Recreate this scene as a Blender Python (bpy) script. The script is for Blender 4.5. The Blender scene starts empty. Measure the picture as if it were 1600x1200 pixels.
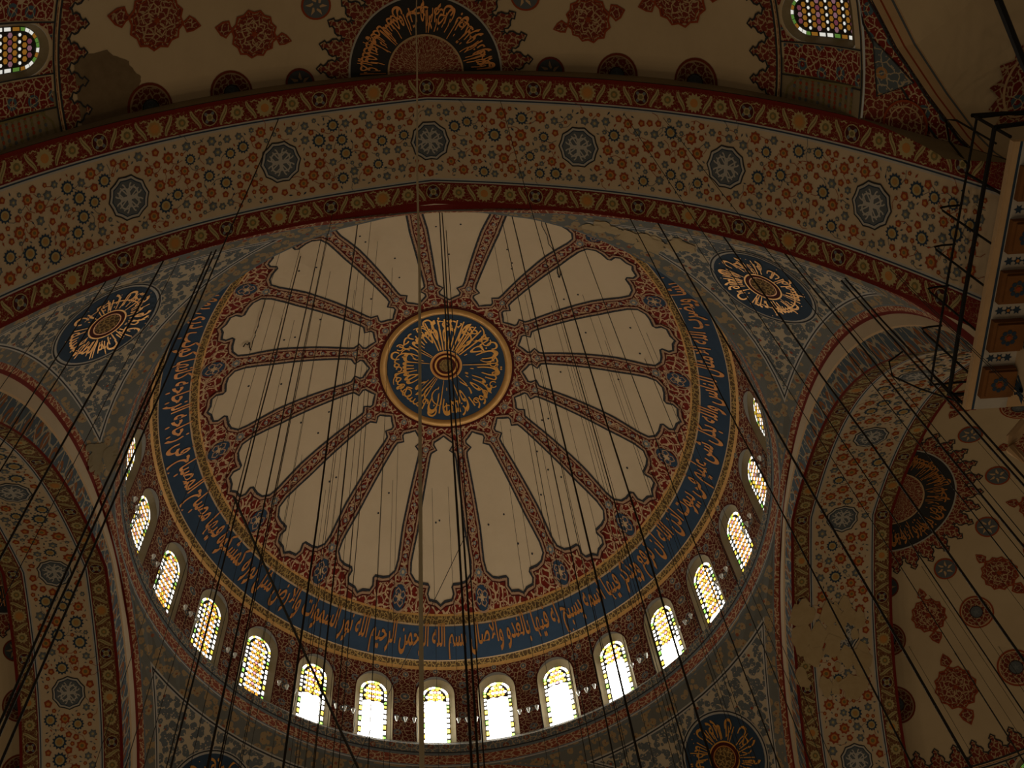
# Great mosque interior looking up into the central dome. Units: metres, z = 0 at the photographer's eye.
import bpy, math, random
from mathutils import Vector, Matrix
R = random.Random(7)
PI = math.pi
sc = bpy.context.scene
COL = sc.collection
def rad(a): return a * PI / 180
def lerp(a, b, t): return a + (b - a) * t
def interp(x, tab):
    if x <= tab[0][0]: return tab[0][1]
    for (x0, y0), (x1, y1) in zip(tab, tab[1:]):
        if x <= x1:
            return y0 + (y1 - y0) * (x - x0) / (x1 - x0) if x1 > x0 else y1
    return tab[-1][1]

# ------------------------------------------------------------------ materials
class NT:
    def __init__(s, name, rough=0.85, spec=0.2):
        s.m = bpy.data.materials.new(name); s.m.use_nodes = True
        s.t = s.m.node_tree; s.n = s.t.nodes; s.l = s.t.links
        s.b = s.n['Principled BSDF']
        s.b.inputs['Roughness'].default_value = rough
        s.b.inputs['Specular IOR Level'].default_value = spec
    def node(s, typ, ins=None, **kw):
        nd = s.n.new(typ)
        for k, v in kw.items(): setattr(nd, k, v)
        for k, v in (ins or {}).items():
            if isinstance(v, bpy.types.NodeSocket): s.l.new(v, nd.inputs[k])
            else: nd.inputs[k].default_value = v
        return nd
    def math(s, op, a, b=0.0):
        return s.node('ShaderNodeMath', {0: a, 1: b}, operation=op).outputs[0]
    def mix(s, f, a, b):
        nd = s.n.new('ShaderNodeMix'); nd.data_type = 'RGBA'
        for i, v in ((0, f), (6, a), (7, b)):
            if isinstance(v, bpy.types.NodeSocket): s.l.new(v, nd.inputs[i])
            else: nd.inputs[i].default_value = v if i == 0 else (*v[:3], 1)
        return nd.outputs[2]
    def out(s, c):
        if isinstance(c, bpy.types.NodeSocket): s.l.new(c, s.b.inputs['Base Color'])
        else: s.b.inputs['Base Color'].default_value = (*c[:3], 1)
        return s.m
    def obj(s): return s.node('ShaderNodeTexCoord').outputs['Object']
    def uv(s): return s.node('ShaderNodeTexCoord').outputs['UV']
    def noise(s, v, scale, detail=3, rough=.55):
        return s.node('ShaderNodeTexNoise', {'Vector': v, 'Scale': scale, 'Detail': detail, 'Roughness': rough})
    def dirt(s, c, amt=.18, scale=.9, dark=.55):
        nz = s.noise(s.obj(), scale, 6, .65).outputs[0]
        k = s.math('MULTIPLY', s.math('SUBTRACT', nz, .42), 3.2)
        k = s.node('ShaderNodeClamp', {0: k}).outputs[0]
        f = s.math('MULTIPLY', k, amt)
        if isinstance(c, bpy.types.NodeSocket):
            d = s.mix(1.0, c, c)
            nd = s.n.new('ShaderNodeMix'); nd.data_type = 'RGBA'; nd.blend_type = 'MULTIPLY'
            s.l.new(f, nd.inputs[0]); s.l.new(c, nd.inputs[6]); nd.inputs[7].default_value = (dark, dark * .9, dark * .72, 1)
            return nd.outputs[2]
        return s.mix(f, c, tuple(v * q for v, q in zip(c, (dark, dark * .93, dark * .8))))

CREAM = (.60, .46, .315); BUFF = (.56, .38, .215); RED = (.165, .013, .006); BLUE = (.030, .055, .095)
GREYB = (.115, .130, .145); GOLD = (.60, .30, .065); RUST = (.31, .060, .018); OLIVE = (.20, .165, .065)
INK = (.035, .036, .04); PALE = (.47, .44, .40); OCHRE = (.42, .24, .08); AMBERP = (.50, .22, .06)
M = {}
def flat(name, c, amt=.25, rough=.85):
    s = NT(name, rough); M[name] = s.out(s.dirt(c, amt, 2.2, .6)); return M[name]
def plaster(name, c, amt=.22, scale=.55):
    s = NT(name, .9); col = s.dirt(c, amt, scale, .62)
    fine = s.noise(s.obj(), 14, 4, .7).outputs[0]
    col = s.mix(s.math('MULTIPLY', fine, .16), col, tuple(v * .72 for v in c)); M[name] = s.out(col)
def arabesque(name, ground, line, accent, scale=4., lw=.10, leaf=.17, acc_scale=.9, acc_r=.22, warp=.10, wx=1., thresh=1.):
    s = NT(name)
    v = s.node('ShaderNodeMapping', {'Vector': s.uv(), 'Scale': (wx, 1, 1)}).outputs[0]
    w = s.noise(v, scale * .9, 2).outputs['Color']
    w = s.node('ShaderNodeVectorMath', {0: w, 1: (.5, .5, .5)}, operation='SUBTRACT').outputs[0]
    w = s.node('ShaderNodeVectorMath', {0: w, 3: warp * 2.2}, operation='SCALE').outputs[0]
    v2 = s.node('ShaderNodeVectorMath', {0: v, 1: w}, operation='ADD').outputs[0]
    e = s.node('ShaderNodeTexVoronoi', {'Vector': v2, 'Scale': scale}, voronoi_dimensions='2D', feature='DISTANCE_TO_EDGE').outputs['Distance']
    f = s.node('ShaderNodeTexVoronoi', {'Vector': v2, 'Scale': scale * 1.7, 'Randomness': .8}, voronoi_dimensions='2D').outputs['Distance']
    m1 = s.math('LESS_THAN', e, lw); m2 = s.math('LESS_THAN', f, leaf)
    mm = s.math('MAXIMUM', m1, m2)
    col = s.mix(mm, ground, line)
    if accent:
        a = s.node('ShaderNodeTexVoronoi', {'Vector': v, 'Scale': acc_scale, 'Randomness': .35}, voronoi_dimensions='2D').outputs['Distance']
        o = s.math('LESS_THAN', a, acc_r); i = s.math('LESS_THAN', a, acc_r * .45)
        k = s.math('MULTIPLY', s.math('SUBTRACT', o, i), s.math('GREATER_THAN', s.math('ADD', e, 0), lw * .6))
        col = s.mix(k, col, accent)
    M[name] = s.out(s.dirt(col, .35, 1.1, .6))
def foliage3d(name, base, c1, c2, c3, scale, r1=.40, r2=.2):
    s = NT(name); o = s.obj()
    w = s.noise(o, scale * 1.3, 2).outputs['Color']
    w = s.node('ShaderNodeVectorMath', {0: w, 3: .30 / scale * 1.6}, operation='SCALE').outputs[0]
    v = s.node('ShaderNodeVectorMath', {0: o, 1: w}, operation='ADD').outputs[0]
    d = s.node('ShaderNodeTexVoronoi', {'Vector': v, 'Scale': scale}).outputs['Distance']
    d2 = s.node('ShaderNodeTexVoronoi', {'Vector': v, 'Scale': scale * 2.3}).outputs['Distance']
    sp = s.node('ShaderNodeTexVoronoi', {'Vector': o, 'Scale': scale * .55}).outputs['Distance']
    col = s.mix(s.math('LESS_THAN', d, r1), base, c1)
    col = s.mix(s.math('MULTIPLY', s.math('LESS_THAN', d2, .26), s.math('GREATER_THAN', d, r1 * .5)), col, base)
    if c2: col = s.mix(s.math('LESS_THAN', d, r2), col, c2)
    if c3: col = s.mix(s.math('LESS_THAN', sp, .13), col, c3)
    M[name] = s.out(s.dirt(col, .35, .8, .62))

for n, c in dict(red=RED, blue=BLUE, greyblue=GREYB, rust=RUST, olive=OLIVE, ink=INK, pale=PALE, ochre=OCHRE, amber=AMBERP,
                 buff=BUFF, cream=CREAM, dkred=(.07, .008, .005), khaki=(.44, .35, .17), slate=(.16, .18, .19), roseline=(.42, .25, .15)).items():
    flat(n, c)
def gold(name, c):
    s = NT(name, .42, .5); s.b.inputs['Metallic'].default_value = .35; M[name] = s.out(s.dirt(c, .4, 2.5, .5))
gold('gold', (.74, .35, .065)); gold('goldrim', (.62, .33, .10)); gold('dullgold', (.55, .22, .05))
plaster('plaster', (.62, .475, .315)); plaster('plaster_semi', (.60, .47, .30), .35, .4)
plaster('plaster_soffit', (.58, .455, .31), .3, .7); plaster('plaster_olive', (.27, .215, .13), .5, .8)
arabesque('arab_dome', RED, BUFF, None, 3.3, .085, .15)
arabesque('arab_rib', RED, (.60, .40, .23), (.16, .17, .17), 5.2, .10, .17, 2.2, .2, .05)
arabesque('arab_drum', (.11, .012, .006), (.40, .27, .15), (.13, .15, .17), 5.2, .075, .13, 1.05, .17, .10)
arabesque('arab_semi', (.20, .035, .02), (.46, .33, .19), None, 6.0, .085, .12)
arabesque('arab_panel', (.20, .02, .01), (.52, .40, .24), (.07, .12, .16), 5.5, .075, .14, 1.6, .24, .05)
arabesque('arab_gold', (.10, .055, .02), (.40, .25, .08), None, 6.5, .10, .16)
arabesque('arab_scroll', (.26, .06, .03), (.50, .35, .20), None, 6, .09, .13, wx=.6)
arabesque('arab_blue', (.10, .125, .14), (.40, .33, .23), (.40, .20, .07), 4.2, .06, .12, 1.5, .2, .1)
arabesque('arab_leaf', (.085, .115, .14), (.40, .33, .22), (.27, .10, .03), 2.6, .07, .12, 1.6, .26, .08, wx=1.0)
arabesque('arab_sill', (.12, .135, .14), (.38, .29, .18), (.20, .06, .03), 4.6, .08, .15, 1.3, .16, .1)
arabesque('side_band', (.15, .055, .025), (.30, .22, .10), None, 8, .05, .11)
arabesque('knot', (.05, .085, .12), (.46, .42, .35), None, 9, .085, .10)
arabesque('arab_band', (.17, .016, .008), (.34, .22, .10), None, 9, .035, .07)
foliage3d('pend_panel', (.50, .41, .29), (.125, .14, .15), (.20, .20, .18), (.28, .07, .03), 4.4, .58, .14)
foliage3d('pend_border', (.165, .165, .15), (.37, .26, .14), (.27, .12, .05), (.30,.10,.05), 3.5, .47, .14)
foliage3d('stainwall', (.42, .31, .17), (.26, .20, .12), (.34, .2, .08), None, 1.3, .45, .2)
# stain: irregular brown damp mark over paint
s = NT('damp'); nz = s.noise(s.obj(), 2.2, 6, .7).outputs[0]
M['damp'] = s.out(s.mix(nz, (.36, .25, .12), (.54, .42, .25)))
s = NT('damp_dark'); nz = s.noise(s.obj(), 3, 6, .7).outputs[0]
M['damp_dark'] = s.out(s.mix(nz, (.12, .08, .04), (.26, .19, .11)))
s = NT('iron', .6, .4); s.b.inputs['Metallic'].default_value = .5; M['iron'] = s.out((.012, .011, .010))
s = NT('rope', .9); M['rope'] = s.out(s.mix(s.noise(s.obj(), 6, 3).outputs[0], (.6, .45, .26), (.85, .68, .44)))
s = NT('wire', .7, .3); M['wire'] = s.out((.022, .017, .011))
s = NT('lampglass', .15, .8); s.b.inputs['Transmission Weight'].default_value = .35; M['lampglass'] = s.out((.85, .87, .82))
s = NT('brownblock', .8); M['brownblock'] = s.out(s.dirt((.21, .09, .03), .4, 3, .6))
s = NT('lead', .6); M['lead'] = s.out((.03, .026, .02))
def glass(name, c, k):
    s = NT(name); s.n.remove(s.b)
    oi = s.node('ShaderNodeObjectInfo')
    e = s.node('ShaderNodeEmission', {'Color': (*c, 1)})
    s.l.new(s.math('MULTIPLY', oi.outputs['Alpha'], k), e.inputs['Strength'])
    s.l.new(e.outputs[0], s.n['Material Output'].inputs[0]); M[name] = s.m
glass('glass_clear', (1.0, .97, .86), 1.0); glass('glass_amber', (1.0, .42, .05), .30); glass('glass_pink', (.90, .42, .50), .30)
glass('glass_green', (.35, .75, .12), .32); glass('glass_yellow', (1.0, .72, .08), .42); glass('glass_rose', (.62, .16, .22), .30)

# ------------------------------------------------------------------ mesh building
class MB:
    def __init__(s): s.v = []; s.f = []; s.m = []; s.uv = []
    def vert(s, p, uv=(0, 0)):
        s.v.append(tuple(p)); s.uv.append(uv); return len(s.v) - 1
    def face(s, idx, mat): s.f.append(tuple(idx)); s.m.append(mat)
    def grid(s, fn, us, vs, mat):
        """fn(u, v) -> (point, uv); mat: name or function(i, j)"""
        b = len(s.v); nv = len(vs)
        for u in us:
            for v in vs:
                p, t = fn(u, v); s.vert(p, t)
        for i in range(len(us) - 1):
            for j in range(nv - 1):
                q = b + i * nv + j
                mm = mat if isinstance(mat, str) else mat(i, j)
                if mm: s.face((q, q + nv, q + nv + 1, q + 1), mm)
    def poly(s, g, pts, mat, lift):
        b = [s.vert(g(x, y, lift), (x, y)) for x, y in pts]; s.face(b, mat)
    def fan(s, g, pts, mat, lift, c=None, rings=1):
        """star-shaped filled outline, with rings so that it follows a curved surface"""
        if c is None: c = (sum(p[0] for p in pts) / len(pts), sum(p[1] for p in pts) / len(pts))
        n = len(pts); o = s.vert(g(c[0], c[1], lift), c); prev = None
        for k in range(1, rings + 1):
            t = k / rings
            cur = [s.vert(g(lerp(c[0], x, t), lerp(c[1], y, t), lift), (lerp(c[0], x, t), lerp(c[1], y, t))) for x, y in pts]
            for i in range(n):
                j = (i + 1) % n
                if prev is None: s.face((o, cur[i], cur[j]), mat)
                else: s.face((prev[i], cur[i], cur[j], prev[j]), mat)
            prev = cur
    def ribbon(s, g, pts, w, mat, lift, closed=False, off=0.0, taper=False):
        n = len(pts); L = []; 
        for i in range(n):
            if closed: a, b = pts[i - 1], pts[(i + 1) % n]
            else: a, b = pts[max(0, i - 1)], pts[min(n - 1, i + 1)]
            dx, dy = b[0] - a[0], b[1] - a[1]; d = math.hypot(dx, dy) or 1
            nx, ny = -dy / d, dx / d; x, y = pts[i]; hw = w / 2
            if taper: hw *= .35 + .65 * math.sin(PI * min(1, max(0, (i + .3) / n)))
            p0 = (x + nx * (off - hw), y + ny * (off - hw)); p1 = (x + nx * (off + hw), y + ny * (off + hw))
            L.append((s.vert(g(*p0, lift), p0), s.vert(g(*p1, lift), p1)))
        for i in range(n if closed else n - 1):
            a, b = L[i], L[(i + 1) % n]; s.face((a[0], b[0], b[1], a[1]), mat)
    def tube(s, pts, r, mat, n=6):
        pts = [Vector(p) for p in pts]; rings = []
        for i, p in enumerate(pts):
            d = (pts[min(i + 1, len(pts) - 1)] - pts[max(0, i - 1)]).normalized()
            a = d.cross(Vector((0, 0, 1)) if abs(d.z) < .9 else Vector((1, 0, 0))).normalized(); b = d.cross(a)
            rr = r[i] if isinstance(r, (list, tuple)) else r
            rings.append([s.vert(p + (a * math.cos(2 * PI * k / n) + b * math.sin(2 * PI * k / n)) * rr) for k in range(n)])
        for A, B in zip(rings, rings[1:]):
            for k in range(n): s.face((A[k], A[(k + 1) % n], B[(k + 1) % n], B[k]), mat)
        s.face(rings[0][::-1], mat); s.face(rings[-1], mat)
    def box(s, lo, hi, mat):
        x0, y0, z0 = lo; x1, y1, z1 = hi
        b = [s.vert(p) for p in ((x0, y0, z0), (x1, y0, z0), (x1, y1, z0), (x0, y1, z0), (x0, y0, z1), (x1, y0, z1), (x1, y1, z1), (x0, y1, z1))]
        for q in ((0, 3, 2, 1), (4, 5, 6, 7), (0, 1, 5, 4), (1, 2, 6, 5), (2, 3, 7, 6), (3, 0, 4, 7)): s.face([b[k] for k in q], mat)
    def lathe(s, prof, mat, n=10, base=(0, 0, 0)):
        rs = [[s.vert((base[0] + r * math.cos(2 * PI * k / n), base[1] + r * math.sin(2 * PI * k / n), base[2] + z)) for k in range(n)] for r, z in prof]
        for A, B in zip(rs, rs[1:]):
            for k in range(n): s.face((A[k], A[(k + 1) % n], B[(k + 1) % n], B[k]), mat)
    def build(s, name, parent=None, loc=None, smooth=False):
        me = bpy.data.meshes.new(name)
        me.from_pydata(s.v, [], s.f)
        names = sorted(set(s.m)); ix = {n: i for i, n in enumerate(names)}
        for n in names: me.materials.append(M[n])
        me.polygons.foreach_set('material_index', [ix[m] for m in s.m])
        if smooth: me.polygons.foreach_set('use_smooth', [True] * len(s.f))
        uvl = me.uv_layers.new(name='UVMap'); li = [0] * len(me.loops); me.loops.foreach_get('vertex_index', li)
        fl = []
        for i in li: fl.extend(s.uv[i])
        uvl.data.foreach_set('uv', fl)
        me.update(); o = bpy.data.objects.new(name, me); COL.objects.link(o)
        if parent: o.parent = parent
        if loc is not None: o.location = loc
        return o
def empty(name, loc=(0, 0, 0)):
    o = bpy.data.objects.new(name, None); o.empty_display_size = .2; COL.objects.link(o); o.location = loc; return o
def tag(o, label, cat, kind=None, group=None):
    o['label'] = label; o['category'] = cat
    if kind: o['kind'] = kind
    if group: o['group'] = group
    return o
def copy_tree(o, parent=None):
    c = o.copy(); COL.objects.link(c)
    if parent: c.parent = parent
    for ch in list(o.children): copy_tree(ch, c)
    return c

# ------------------------------------------------------------------ surfaces
class Rev:
    """surface of revolution seen from inside; profile table r -> z (r rising) for cap-like parts"""
    def __init__(s, c, tab): s.c = c; s.tab = tab
    def z(s, r): return interp(r, s.tab)
    def P(s, phi, r, lift=0.0):
        r = max(r, 1e-4); e = .02
        z = s.z(r); dz = (s.z(r + e) - s.z(max(0, r - e))) / (e + min(r, e)); n = math.hypot(1, dz)
        # inward normal (down and towards the axis)
        rr = r + lift * (dz / n); zz = z - lift / n
        return (s.c[0] + rr * math.cos(phi), s.c[1] + rr * math.sin(phi), zz)
    def slope(s, r):
        e = .05; dz = (s.z(r + e) - s.z(max(0, r - e))) / (e + min(r, e)); return 1 / math.hypot(1, dz)
    def at(s, phi0, r0, flip=1):
        """local frame: x tangential (to the right when read with the centre up), y towards the centre"""
        k = s.slope(r0)
        def g(x, y, lift): 
            r = r0 - y * k
            return s.P(phi0 - flip * x / max(r0, .3), r, lift)
        return g
    def scaled(s, k):
        base = Rev((0, 0), s.tab); c = s.c
        def P(phi, r, lift=0.0):
            q = base.P(phi, r, lift); return (c[0] + k * q[0], c[1] + k * q[1], k * q[2])
        s.P = P; return s
    def cen(s):
        def g(x, y, lift): return s.P(math.atan2(y, x), math.hypot(x, y), lift)
        return g
c0, R0 = 31.94, 11.99
DT = [(r, c0 + math.sqrt(R0 ** 2 - r * r)) for r in [i * 10.05 / 40 for i in range(41)]] + [(10.6, 37.84), (11.12, 37.15), (11.35, 36.8), (11.45, 36.45)]
dome = Rev((0, 0), DT)
SR, SZ = 10.3, 21.2; KS = {'n': .975, 'r': 1.0, 'l': 1.0, 'f': 1.0}
ST = [(r, SZ + math.sqrt(SR ** 2 - r * r)) for r in [i * 8.58 / 30 for i in range(31)]]
def circle(r, n, c=(0, 0), ph=0): return [(c[0] + r * math.cos(ph + 2 * PI * k / n), c[1] + r * math.sin(ph + 2 * PI * k / n)) for k in range(n)]
def star(r0, r1, n, c=(0, 0), ph=0):
    return [(c[0] + (r0 if k % 2 else r1) * math.cos(ph + PI * k / n), c[1] + (r0 if k % 2 else r1) * math.sin(ph + PI * k / n)) for k in range(2 * n)]
def sub(g, ox, oy, rot=0, sc=1):
    c, s_ = math.cos(rot) * sc, math.sin(rot) * sc
    return lambda x, y, l: g(ox + x * c - y * s_, oy + x * s_ + y * c, l)

LOBE = [(-.50, 0), (-.46, .12), (-.30, .20), (-.36, .34), (-.30, .50), (-.16, .60), (-.10, .72), (-.17, .80), (0, 1.0), (.17, .80), (.10, .72), (.16, .60), (.30, .50), (.36, .34), (.30, .20), (.46, .12), (.50, 0)]
def lobe(m, g, w, h, mat, lift, lw=.04, line='ink'):
    pts = [(x * w, y * h) for x, y in LOBE]
    m.fan(g, pts, mat, lift, (0, h * .3)); m.ribbon(g, pts, lw, line, lift + .012)
# ------------------------------------------------------------------ arabic lettering (joined presentation forms, laid right to left)
F = {}
for ch, b, k in (('\u0627', 0xFE8D, 2), ('\u0628', 0xFE8F, 4), ('\u0629', 0xFE93, 2), ('\u062A', 0xFE95, 4), ('\u062B', 0xFE99, 4), ('\u062C', 0xFE9D, 4),
                 ('\u062D', 0xFEA1, 4), ('\u062E', 0xFEA5, 4), ('\u062F', 0xFEA9, 2), ('\u0630', 0xFEAB, 2), ('\u0631', 0xFEAD, 2), ('\u0632', 0xFEAF, 2),
                 ('\u0633', 0xFEB1, 4), ('\u0634', 0xFEB5, 4), ('\u0635', 0xFEB9, 4), ('\u0636', 0xFEBD, 4), ('\u0637', 0xFEC1, 4), ('\u0638', 0xFEC5, 4),
                 ('\u0639', 0xFEC9, 4), ('\u063A', 0xFECD, 4), ('\u0641', 0xFED1, 4), ('\u0642', 0xFED5, 4), ('\u0643', 0xFED9, 4), ('\u0644', 0xFEDD, 4),
                 ('\u0645', 0xFEE1, 4), ('\u0646', 0xFEE5, 4), ('\u0647', 0xFEE9, 4), ('\u0648', 0xFEED, 2), ('\u0649', 0xFEEF, 2), ('\u064A', 0xFEF1, 4),
                 ('\uFEFB', 0xFEFB, 2)):
    F[ch] = (b, k)
def shape(t):
    t = t.replace('\u0644\u0627', '\uFEFB'); out = []
    for i, ch in enumerate(t):
        if ch not in F: out.append(ch); continue
        b, k = F[ch]; pv = i > 0 and t[i - 1] in F and F[t[i - 1]][1] == 4; nx = i + 1 < len(t) and t[i + 1] in F and k == 4
        out.append(chr(b + (3 if pv and nx else 1 if pv else 2 if nx else 0)))
    return ''.join(reversed(out))
def letters(text, bold=.014):
    """list of (verts2d, faces, x0, x1) of the whole line, right end first"""
    cu = bpy.data.curves.new('line', 'FONT'); cu.resolution_u = 3; cu.offset = bold; cu.body = shape(text)
    o = bpy.data.objects.new('line', cu); COL.objects.link(o); bpy.context.view_layer.update()
    me = bpy.data.meshes.new_from_object(o.evaluated_get(bpy.context.evaluated_depsgraph_get()))
    v = [(p.co.x, p.co.y) for p in me.vertices]; f = [tuple(p.vertices) for p in me.polygons]
    bpy.data.objects.remove(o); bpy.data.meshes.remove(me); bpy.data.curves.remove(cu)
    return v, f
def thick(mb, v, f, g, lift, mat):
    b = len(mb.v)
    for x, y in v: mb.vert(g(x, y, lift), (x, y))
    for q in f: mb.face([b + k for k in q], mat)
BASM = 'بسم الله الرحمن الرحيم '
NUR = BASM + ('الله نور السموات والارض مثل نوره كمشكوة فيها مصباح المصباح فى زجاجة الزجاجة كانها كوكب درى يوقد من شجرة مباركة زيتونة '
      'لا شرقية ولا غربية يكاد زيتها يضىء ولو لم تمسسه نار نور على نور يهدى الله لنوره من يشا ويضرب الله الامثال للناس والله بكل شى عليم '
      'فى بيوت اذن الله ان ترفع ويذكر فيها اسمه يسبح له فيها بالغدو والاصال')
FATIR = 'ان الله يمسك السموات والارض ان تزولا ولين زالتا ان امسكهما من احد من بعده انه كان حليما غفورا'
NUR = NUR.replace('ء', '')
def ring_text(mb, text, g_polar, r_in, r_out, phi0, span, mat, lift, squeeze=1.0, yoff=0.0, bold=.004):
    """text around a ring, reading right to left (growing angle), tops towards the centre"""
    v, f = letters(text, bold); x1 = max(p[0] for p in v); x0 = min(p[0] for p in v)
    h = r_out - r_in
    def g(x, y, l):
        phi = phi0 + (x1 - x) / (x1 - x0) * span
        t = max(0, (y + .29) / 1.0) ** .82
        return g_polar(phi, r_out - h * t * squeeze - yoff, l)
    thick(mb, v, f, g, lift, mat)
WIRES=[(-2.72,-9.02,39.35,"b","dome"),(-2.38,-8.39,40.17,"t","dome"),(-3.89,-8.37,39.59,"m","dome"),(-4.36,-7.46,40.25,"m","dome"),(-5.03,-7.55,39.78,"t","dome"),(-5.74,-7.51,39.32,"t","dome"),(-2.35,-6.73,41.58,"t","dome"),(-4.31,-5.57,41.64,"t","dome"),(-3.52,-4.35,42.55,"t","dome"),(-1.91,-5.22,42.56,"t","dome"),(-6.38,-3.81,41.35,"m","dome"),(-5.22,-6.75,40.36,"b","dome"),(-4.85,-5.88,41.20,"b","dome"),(-5.97,-3.53,41.72,"t","dome"),(-5.00,-3.18,42.36,"t","dome"),(-3.31,-3.39,42.95,"m","dome"),(-3.21,-2.77,43.15,"t","dome"),(-6.38,2.76,41.71,"t","dome"),(-4.10,3.69,42.59,"t","dome"),(-2.68,4.88,42.56,"t","dome"),(-0.97,5.44,42.58,"t","dome"),(-5.55,4.52,41.56,"t","dome"),(-5.13,4.71,41.70,"t","dome"),(-2.97,3.47,43.02,"t","dome"),(-2.34,3.31,43.22,"t","dome"),(-3.43,0.81,43.40,"m","dome"),(2.72,-8.55,39.89,"b","dome"),(3.91,-8.32,39.63,"b","dome"),(2.52,-7.45,40.99,"m","dome"),(2.21,-6.26,41.92,"t","dome"),(5.52,-6.64,40.26,"m","dome"),(4.23,-5.21,41.87,"t","dome"),(4.52,-3.14,42.59,"t","dome"),(5.72,-3.93,41.72,"t","dome"),(3.45,-3.60,42.84,"t","dome"),(6.66,-1.78,41.75,"t","dome"),(4.02,-0.08,43.24,"m","dome"),(5.29,-0.42,42.69,"t","dome"),(5.58,-0.48,42.54,"t","dome"),(6.94,-0.28,41.71,"t","dome"),(2.67,3.02,43.23,"t","dome"),(3.41,1.42,43.35,"m","dome"),(3.70,1.63,43.23,"t","dome"),(2.26,2.67,43.41,"t","dome"),(8.14,-1.40,40.63,"m","dome"),(0.13,-8.50,40.39,"b","dome"),(0.22,-8.38,40.51,"b","dome"),(0.34,-7.00,41.67,"m","dome"),(0.09,-3.24,43.48,"t","dome"),(-3.24,-5.41,42.13,"t","dome"),(-6.27,-5.33,40.66,"t","dome"),(-4.22,0.25,43.16,"t","dome"),(-1.55,5.57,42.44,"t","dome"),(-0.25,5.45,42.62,"t","dome"),(7.35,-4.07,40.49,"t","dome"),(-6.68,6.70,39.30,"t","dome"),(-8.38,-2.79,40.04,"t","dome"),(8.12,-2.70,40.33,"t","dome"),(5.01,1.31,42.75,"t","dome"),(6.23,-3.38,41.61,"t","dome"),(5.54,-11.19,30.07,"m","pendentive"),(6.26,-11.16,29.68,"b","pendentive"),(6.98,-11.11,29.22,"t","pendentive"),(7.80,-11.17,28.45,"b","pendentive"),(9.11,-11.10,27.10,"b","pendentive"),(-3.88,-14.69,29.26,"m","arch"),(-5.88,-11.59,28.07,"b","arch"),(-5.77,-11.61,28.14,"b","arch"),(-6.92,-11.75,27.21,"b","arch"),(-8.06,-11.76,25.99,"m","arch"),(-7.80,-11.72,26.30,"m","arch"),(-6.59,-11.67,27.51,"t","arch"),(5.06,-14.57,28.62,"t","arch"),(5.97,-14.57,28.00,"t","arch"),(1.95,-14.71,30.04,"t","arch"),(9.53,-11.55,23.90,"b","arch"),(9.58,-11.64,23.81,"b","arch"),(-8.92,-11.63,24.85,"t","arch"),(-2.78,-11.99,29.74,"t","arch"),(7.96,-12.63,26.11,"t","arch"),(10.15,-12.28,22.78,"t","arch"),(10.27,-12.22,22.54,"t","arch"),(-0.06,-18.19,31.12,"B","semidome"),(16.44,2.70,31.07,"t","semidome_r"),(17.32,3.13,30.79,"t","semidome_r"),(17.34,-0.87,31.24,"m","semidome_r"),(17.57,-2.44,30.93,"t","semidome_r"),(15.91,5.37,29.97,"t","semidome_r"),(16.71,3.72,30.69,"t","semidome_r"),(18.64,2.42,30.62,"t","semidome_r"),(17.46,5.51,29.62,"m","semidome_r"),(18.87,5.13,29.36,"t","semidome_r")]
WORLD = .060; LAMP = 235; GLASSK = 13; EXPO = 0.12
# ------------------------------------------------------------------ the dome
RIB0 = rad(16.6); NR = 16
def rng(a, b, n): return [a + (b - a) * i / n for i in range(n + 1)]
mb = MB()
rs = rng(0.05, 9.72, 30)
uvp = lambda s_, p, r, l=0.0: (s_.P(p, r, l), (r * math.cos(p), r * math.sin(p)))
mb.grid(lambda u, v: uvp(dome, u, v), rng(0, 2 * PI, 192), rs, 'arab_dome')
mb.grid(lambda u, v: (dome.P(u, v), (u * 10, v)), rng(0, 2 * PI, 192), [9.72, 9.78, 9.99, 10.04], lambda i, j: ('goldrim', 'arab_gold', 'buff')[j])
mb.grid(lambda u, v: (dome.P(u, v), (u * 10.6, v)), rng(0, 2 * PI, 192), [10.95, 10.98, 11.12, 11.2], lambda i, j: ('buff', 'arab_gold', 'goldrim')[j])
DOME = mb.build('dome')
tag(DOME, 'painted plaster shell of the great central dome with sixteen radiating red ribs', 'dome', 'structure')

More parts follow.
